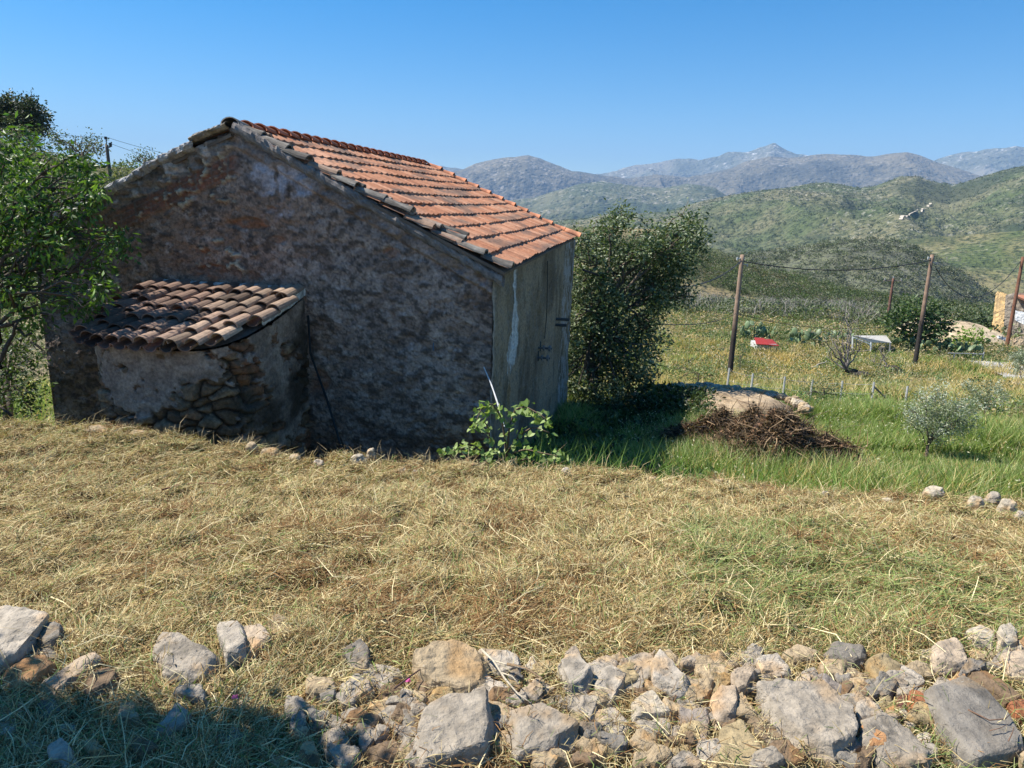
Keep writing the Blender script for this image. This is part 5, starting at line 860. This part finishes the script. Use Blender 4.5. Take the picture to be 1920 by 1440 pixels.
# prickly pears
def pear(label, px, n, seed):
    b0 = onG(px[0], px[1]); r_ = np.random.default_rng(seed); rt = empty('prickly_pear', b0, label, 'cactus', 'prickly pear clumps'); L = []
    for i in range(n):
        c0 = b0+np.array([r_.normal(0, px[2]), r_.normal(0, .4), r_.uniform(.25, px[3])]); az = r_.uniform(0, 3.14); ti = r_.normal(0, .5); w1 = r_.uniform(.16, .26); e1 = np.array([math.cos(az), math.sin(az), 0]); e2 = np.array([-math.sin(az)*math.sin(ti), math.cos(az)*math.sin(ti), math.cos(ti)]); e3 = np.cross(e1, e2); V = []
        for a in range(5):
            la = -math.pi/2+math.pi*a/4
            for b in range(10): lo = 2*math.pi*b/10; V.append(c0+e1*w1*math.cos(la)*math.cos(lo)+e2*w1*1.4*math.sin(la)+e3*.05*math.cos(la)*math.sin(lo))
        Fq = [(a*10+b, a*10+(b+1) % 10, (a+1)*10+(b+1) % 10, (a+1)*10+b) for a in range(4) for b in range(10)]; L.append((np.array(V), Fq, np.array([.20, .27, .14])*r_.uniform(.7, 1.3)))
    for V, Fq, C in L: under(rt, mk('pad', V, Fq, M_GLOSSY, None, C, True))
pear('prickly pear clump just behind the small red-roofed shed', (1415, 640, .75, 1.5), 46, 1); pear('prickly pear clump right of the small red-roofed shed', (1505, 652, .8, 1.4), 46, 2); pear('small prickly pear clump behind the bare dead tree', (1562, 645, .5, 1.), 22, 3); pear('sprawling prickly pear under the round dark tree', (1775, 665, 1.6, 1.1), 50, 4)
# dead trees
def dead(label, base, tips, seed, r0=.16, stump=True, cb=(.05, .042, .038)):
    b0 = onG(*base); d = b0@FW; rt = empty('dead_tree', b0, label, 'dead tree', 'burnt dead trees'); L = []; r_ = np.random.default_rng(seed); fork = b0+np.array([-.25, 0, .5])
    for i, (x, y) in enumerate(tips):
        e = atd(x, y, d+r_.uniform(-.6, .6)); q = wob(fork, e, 8, .025, seed*10+i); L.append(tube(q, np.linspace(r0*.4, .012, 8), 5, np.array([.17, .15, .14])*r_.uniform(.6, 1.3)))
        for k in range(7): a = q[r_.integers(3, 8)]; L.append(tube(wob(a, a+r_.normal(0, .42, 3)+[0, 0, .5], 4, .08, k+i*9), np.linspace(.022, .007, 4), 4, (.25, .22, .2)))
    V, Fq, C = join(L); under(rt, mk('branches', V, Fq, M_BARK, None, C, True))
    V, Fq = tube(wob(b0+[.9, 0, -.05], fork, 6, .08, seed), [.3, .36, .32, .3, .24, .15], 9); V = V+.06*np.stack([fbm(V*4, 3, 3), fbm(V*4, 3, 4), fbm(V*4, 3, 5)], 1); under(rt, mk('charred_stump', V, Fq, M_BARK, None, cb, True))
dead('larger bare dead tree with many thin branches rising from a charred leaning stump', (1592, 708), [(1545, 640), (1560, 628), (1575, 610), (1588, 598), (1597, 620), (1610, 632), (1616, 650), (1580, 640), (1570, 655), (1600, 605), (1550, 668)], 3)
dead('smaller burnt tree with one crooked bare limb, right of the larger dead tree', (1668, 702), [(1650, 650), (1655, 665), (1640, 680)], 5, .11)
V, Fq, C = join([tube(wob(onG(1520, 695)+[0, 0, .2], atd(1550, 676, onG(1520, 695)@FW), 6, .04, 3), np.linspace(.06, .02, 6), 6, (.4, .37, .34)), tube(wob(onG(1485, 698)+[0, 0, .1], onG(1520, 695)+[0, 0, .2], 6, .06, 3), .07, 6, (.06, .05, .045))]); tag(mk('fallen_branch', V, Fq, M_BARK, None, C, True), 'pale fallen branch lying in the grass left of the larger dead tree', 'branch')
# utility poles ------------------------------------------------------------
PC = {}
for key, lab, top, bot, zb, c0, c1 in [('a', 'nearest tall wooden pole, dark at its foot, right of the big tree', (1392, 478), (1366, 722), -9.2, (.035, .028, .024), (.26, .18, .13)), ('b', 'middle wooden utility pole standing in front of the round dark tree', (1748, 478), (1714, 692), -9.6, (.03, .025, .022), (.24, .16, .115)), ('c', 'rusty brown utility pole at the right edge beside the ruin', (1918, 482), (1887, 655), -9.75, (.16, .07, .04), (.17, .08, .05))]:
    rt, b, t = pole(lab, top, bot, zb, .165, c0, c1); PC[key] = (b, t)
    if key != 'c':
        V, Fq, C = join([tube([t+[-.35, -.1, -.22], t+[.1, -.1, -.16]], .035, 6, (.5, .5, .48)), tube([t+[-.3, -.1, -.3], t+[-.3, -.1, -.12]], .05, 8, (.6, .6, .58)), tube([t+[.0, -.2, -.5], t+[.28, -.2, -.55]], .03, 6, (.4, .4, .4)), tube([t+[.28, -.2, -.64], t+[.28, -.2, -.46]], .05, 8, (.3, .3, .3))]); under(rt, mk('bracket', V, Fq, M_METAL, None, C))
rt, b, t = pole('distant thin pole with a crossarm, far behind the round dark tree', (1675, 522), (1663, 606), None, .17, (.12, .06, .045), (.14, .07, .05), dtop=78)
V, Fq, C = join([tube([t+[-1., 0, -.25], t+[1., 0, -.25]], .06, 6, (.2, .16, .14)), tube([t+[-.9, 0, -.25], t+[-.9, 0, .05]], .05, 6, (.4, .4, .4)), tube([t+[.9, 0, -.25], t+[.9, 0, .05]], .05, 6, (.4, .4, .4)), tube([t+[0, 0, -.2], t+[0, 0, .25]], .05, 6, (.4, .4, .4))]); under(rt, mk('crossarm', V, Fq, M_METAL, None, C))
ta, tb, tc = PC['a'][1], PC['b'][1], PC['c'][1]; hw = swp(7.6, -1.2, .3); wc = (.035, .035, .04)
tag(mk('power_cable', *tube(sag(tb+[0, 0, -.35], ta+[0, 0, -.35], .6), .032, 5), M_CABLE, None, wc), 'thick black cable hanging between the nearest and the middle pole', 'cable', 'cables between the poles')
tag(mk('power_cable', *tube(sag(ta+[0, 0, -.3], hw, .9), .030, 5), M_CABLE, None, wc), 'thick black cable from the nearest pole back through the tree to the house', 'cable', 'cables between the poles')
tag(mk('power_cable', *tube(sag(tb+[.3, 0, -.75], tc+[-.1, 0, -.3], 2.6), .030, 5), M_CABLE, None, wc), 'slack black cable drooping low between the middle pole and the rusty pole', 'cable', 'cables between the poles')
ba, bb, bc_ = [PC[k][0]*(1-f)+PC[k][1]*f for k, f in (('a', .55), ('b', .42), ('c', .48))]
tag(mk('phone_wire', *tube(np.concatenate([sag(hw-[0, 0, .9], ba, .5), sag(ba, bb, .7), sag(bb, bc_, .6)]), .016, 4), M_CABLE, None, wc), 'thin dark wire strung halfway up the three nearer poles', 'wire')
# fence posts
FP = [(1470, 706, 750, 0), (1522, 712, 748, 0), (1578, 714, 750, 0), (1637, 716, 752, 1), (1410, 700, 738, 0), (1366, 690, 720, 0), (1700, 724, 758, 0)]
labs = ['thin grey fence post, second from the left beside the sandy platform', 'thin grey fence post, middle of the row before the broom shrub', 'thin grey fence post right of the feathery broom shrub', 'end fence post with a slanting brace on its right', 'thin grey fence post, leftmost near the tall pole foot', 'grey fence post standing against the foot of the nearest tall pole', 'faint fence post rising from tall grass left of the nearest olive']
tops = []
for i, (x, yt, yb, br) in enumerate(FP):
    b0 = atd(x-4, yb+8, 23.2 if i < 4 else 22.5); b0[2] = float(G(b0[0], b0[1]))-.1; d = b0@FW; t0 = atd(x+2, yt, d); tops.append(t0); rt = empty('fence_post', b0, labs[i], 'fence post', 'fence posts beyond the green grass'); under(rt, mk('post', *tube([b0, t0], .032, 6), M_METAL, None, (.38, .38, .37)))
    if br: under(rt, mk('brace', *tube([t0-[0, 0, .15], atd(x+26, yb-4, d)], .03, 6), M_METAL, None, (.16, .14, .12)))
o_ = [5, 4, 0, 1, 2, 3]; L = []
for a, b in zip(o_[:-1], o_[1:]):
    for dz in (.08, .4, .7): L.append(tube(sag(tops[a]-[0, 0, dz], tops[b]-[0, 0, dz], .03, 5), .006, 3, (.3, .3, .3)))
V, Fq, C = join(L); tag(mk('fence_wire', V, Fq, M_METAL, None, C), 'thin wire strands strung along the row of grey fence posts', 'wire')
# small red-roofed shed
b0 = onG(1436, 664)+[0, 0, .3]; d = b0@FW; s_ = d/F; rt = empty('small_shed', b0, 'tiny whitewashed shed with a bright red metal roof in the weeds', 'shed'); w_, h_, dp_ = 38*s_, 11*s_, 1.5; x0, y0, z0s = b0
V, Fq = box((x0, y0+dp_/2, z0s+h_/2), (w_*.96, dp_, h_*1.1)); under(rt, mk('wall', V, Fq, M_MORT, None, (.55, .54, .52)))
V = [(x0-w_*.52, y0-.1, z0s+h_*1.02), (x0-w_*.05, y0-.1, z0s+h_*1.02), (x0-w_*.52, y0+.2, z0s+h_*1.7), (x0-w_*.05, y0+.2, z0s+h_*1.5)]
def prism(pts, th=.05): n = len(pts); P = [np.array(p, float) for p in pts]; nn = np.cross(P[1]-P[0], P[2]-P[0]); nn /= np.linalg.norm(nn); return np.array(P+[p-nn*th for p in P]), [tuple(range(n)), tuple(range(n, 2*n))[::-1]]+[(i, (i+1) % n, (i+1) % n+n, i+n) for i in range(n)]
V, Fq, C = join([(*prism([(x0-w_*.55, y0-.15, z0s+h_*1.05), (x0+w_*.1, y0-.15, z0s+h_*1.02), (x0+w_*.02, y0+dp_*.6, z0s+h_*1.75), (x0-w_*.45, y0+dp_*.6, z0s+h_*1.8)]), (.33, .035, .03)), (*prism([(x0+w_*.12, y0-.12, z0s+h_*.95), (x0+w_*.58, y0-.12, z0s+h_*.85), (x0+w_*.45, y0+dp_*.6, z0s+h_*1.55), (x0+w_*.05, y0+dp_*.6, z0s+h_*1.6)]), (.30, .035, .03))]); under(rt, mk('roof', V, Fq, M_METAL, None, C))
# pergola
b0 = onG(1650, 672); d = b0@FW; rt = empty('carport', b0, 'open metal frame shelter with a pale corrugated roof behind the dead trees', 'shelter'); q = lambda x, y, dd=0: atd(x, y, d+dd)
V, Fq = prism([q(1600, 629), q(1630, 642), q(1672, 643, 0), q(1662, 629, 3.5)], .08); under(rt, mk('roof', V, Fq, M_METAL, None, (.50, .47, .42)))
for i, (x, yt, yb, dd) in enumerate([(1599, 630, 656, 1), (1633, 642, 655, 0), (1669, 643, 655, 0), (1662, 632, 652, 3)]): under(rt, mk('leg', *tube([q(x, yt, dd), q(x-1, yb+4, dd)], .06, 6), M_METAL, None, (.6, .62, .62) if i < 2 else (.2, .2, .2)))
under(rt, mk('beam', *tube([q(1601, 633, 0), q(1630, 645, 0), q(1634, 655, 0)], .05, 6), M_METAL, None, (.6, .62, .62)))
V, Fq, C = join([tube([atd(x, y, 52) for x, y in p], .05, 5, (.3, .3, .3)) for p in [[(1778, 662), (1845, 664)], [(1845, 660), (1841, 678)], [(1826, 662), (1823, 676)], [(1790, 662), (1788, 672)]]]); tag(mk('railing', V, Fq, M_METAL, None, C), 'low grey metal railing right of the round dark tree', 'railing')
# bare bank, road
b0 = onG(1828, 655); th = np.linspace(0, 2*math.pi, 80); TT, RR = np.meshgrid(th, np.linspace(0, 1, 30)); X = b0[0]+1.6+RR*5.2*np.cos(TT); Y = b0[1]+6+RR*6.*np.sin(TT); Z = G(X, Y)+2.6*(1-RR**2)*(.8+.5*fbm(P3(X, Y)*.35, 3, 4))-.1; pr = P3(X, Y)
struct(mk('earth_bank', np.stack([X, Y, Z], -1), grid(80, 30), M_DIRT, None, mixc((.52, .42, .29), (.40, .31, .2), sm(-.3, .3, fbm(pr*.8, 4, 5))).reshape(-1, 3), True))
R_ = [onG(*p) for p in [(1975, 735), (1935, 715), (1905, 703), (1882, 693), (1868, 687), (1858, 683)]]; R_ = np.array(R_); 
tt = np.linspace(0, len(R_)-1, 30); Rp = np.stack([np.interp(tt, np.arange(len(R_)), R_[:, k]) for k in range(3)], 1); Rp[:, 2] = G(Rp[:, 0], Rp[:, 1])
struct(ribbon('road', Rp, 3.2, M_DIRT, (.40, .38, .36), .22))
# ruin at the right edge
b0 = onG(1888, 640); d = 66.; rt = empty('ruined_house', atd(1888, 650, d), 'roofless stone ruin with a yellow broken end wall at the right edge', 'ruin')
def wallq(name, pts, th, c1, c2, s, seed=1, m=M_MORT, par=None):
    a, b, c_, e = [np.array(p) for p in pts]; n = 60; S, T_ = np.meshgrid(np.linspace(0, 1, n), np.linspace(0, 1, n)); top_j = .05*fbm(P3(S*7, 0*S), 3, seed)*np.linalg.norm(c_-b)
    V = bil(a, b, e, c_, S, T_); V[..., 2] += top_j*T_; nn = np.cross(b-a, e-a); nn /= np.linalg.norm(nn); L0 = np.linalg.norm(b-a); H0 = np.linalg.norm(e-a); pq = P3(S*L0, T_*H0); cell = np.floor(T_*H0/.22)
    V = V+nn*(.07*ridged(pq*s, 3, seed))[..., None]; C = mixc(c1, c2, sm(-.3, .3, fbm(np.stack([pq[..., 0]*3, cell, 0*S], -1), 2, seed))); B2 = V-nn*th; Vt = np.concatenate([V.reshape(-1, 3), B2.reshape(-1, 3)]); g0 = grid(n, n)
    e_ = [(i, i+1) for i in range(n-1)]+[(n*i, n*(i+1)) for i in range(n-1)]+[(n*(n-1)+i, n*(n-1)+i+1) for i in range(n-1)]+[(n*i+n-1, n*(i+1)+n-1) for i in range(n-1)]; k = n*n; Fq = np.concatenate([g0, g0[:, ::-1]+k, np.array([(a_, b_, b_+k, a_+k) for a_, b_ in e_])])
    o = mk(name, Vt, Fq, m, None, np.concatenate([C.reshape(-1, 3)]*2)); under(par or rt, o); return o
wallq('end_wall', [atd(1858, 628, d), atd(1880, 630, d-1), atd(1890, 551, d-1), atd(1868, 547, d)], .5, (.58, .40, .19), (.42, .30, .16), 3, 3)
wallq('side_wall', [atd(1880, 645, d-1), atd(1960, 655, d-3), atd(1960, 552, d-3), atd(1886, 551, d-1)], .5, (.22, .19, .16), (.32, .27, .21), 3, 4)
V, Fq = prism([atd(1905, 554, d-2.6), atd(1965, 580, d-3.6), atd(1965, 548, d+1), atd(1908, 551, d+1)], .15); under(rt, mk('roof', V, Fq, M_TILE, None, (.55, .24, .14)))
wallq('whitewashed_wall', [atd(1903, 600, d-4), atd(1945, 622, d-5), atd(1945, 592, d-5), atd(1904, 582, d-4)], .3, (.75, .75, .76), (.62, .62, .62), 2, 5)
rt2 = empty('stone_wall', atd(1905, 655, 58), 'low broken wall of tan stones at the right edge beyond the road', 'wall'); wallq('rubble', [atd(1899, 660, 58), atd(1960, 668, 57), atd(1960, 628, 57), atd(1901, 632, 58)], .5, (.50, .38, .25), (.36, .26, .18), 3, 7, par=rt2)
rt3 = empty('white_pillar', atd(1877, 658, 60), 'stubby whitewashed stone pillar behind the rusty pole', 'pillar'); wallq('masonry', [atd(1866, 660, 60), atd(1882, 661, 60), atd(1886, 632, 60), atd(1872, 630, 60)], .6, (.72, .72, .72), (.55, .55, .54), 3, 8, par=rt3)
# low plants against the terrace rim
n = 1700; x, y = wedge(n, 1000, 1700, 6.4, 9); g = blades(np.stack([x, y, G(x, y)], 1), rng.uniform(.5, 1.05, n), np.full(n, .011), .5, np.array([.16, .26, .06])*rng.uniform(.6, 1.3, (n, 1)), 'oat_stems', M_GRASS); tag(g, 'tall wild oat stems rising from the shaded ditch behind the rim', 'grass', kind='stuff')
n = 900; A_ = rng.uniform(-.72, .72, n); rr2 = np.interp(A_, EA, ER)*rng.uniform(.985, 1.02, n); x, y = rr2*np.sin(A_), rr2*np.cos(A_); g = blades(np.stack([x, y, Tz(x, y)-.02], 1), rng.uniform(.04, .2, n), np.full(n, .005), 1., np.array([.55, .43, .24])*rng.uniform(.6, 1.2, (n, 1)), 'rim_stalks', M_STRAW); tag(g, 'dry stalks sticking up along the rim of the terrace', 'stalks', kind='stuff')

# ================================================================== HAZE
V, Fq = box((0, 3600, 500), (26000, 20000, 1700.)); V[:, 2] = np.where(V[:, 2] < 500, -900, 1150); hm = bpy.data.materials.new('haze'); hm.use_nodes = True; ht_ = hm.node_tree
for n_ in list(ht_.nodes):
    if n_.type != 'OUTPUT_MATERIAL': ht_.nodes.remove(n_)
pv = ht_.nodes.new('ShaderNodeVolumePrincipled'); pv.inputs['Color'].default_value = (.38, .62, 1, 1); pv.inputs['Density'].default_value = 1.0e-4; pv.inputs['Anisotropy'].default_value = 0.0
ht_.links.new(pv.outputs[0], [n_ for n_ in ht_.nodes if n_.type == 'OUTPUT_MATERIAL'][0].inputs['Volume'])
struct(mk('haze', V, Fq, hm), 'stuff')
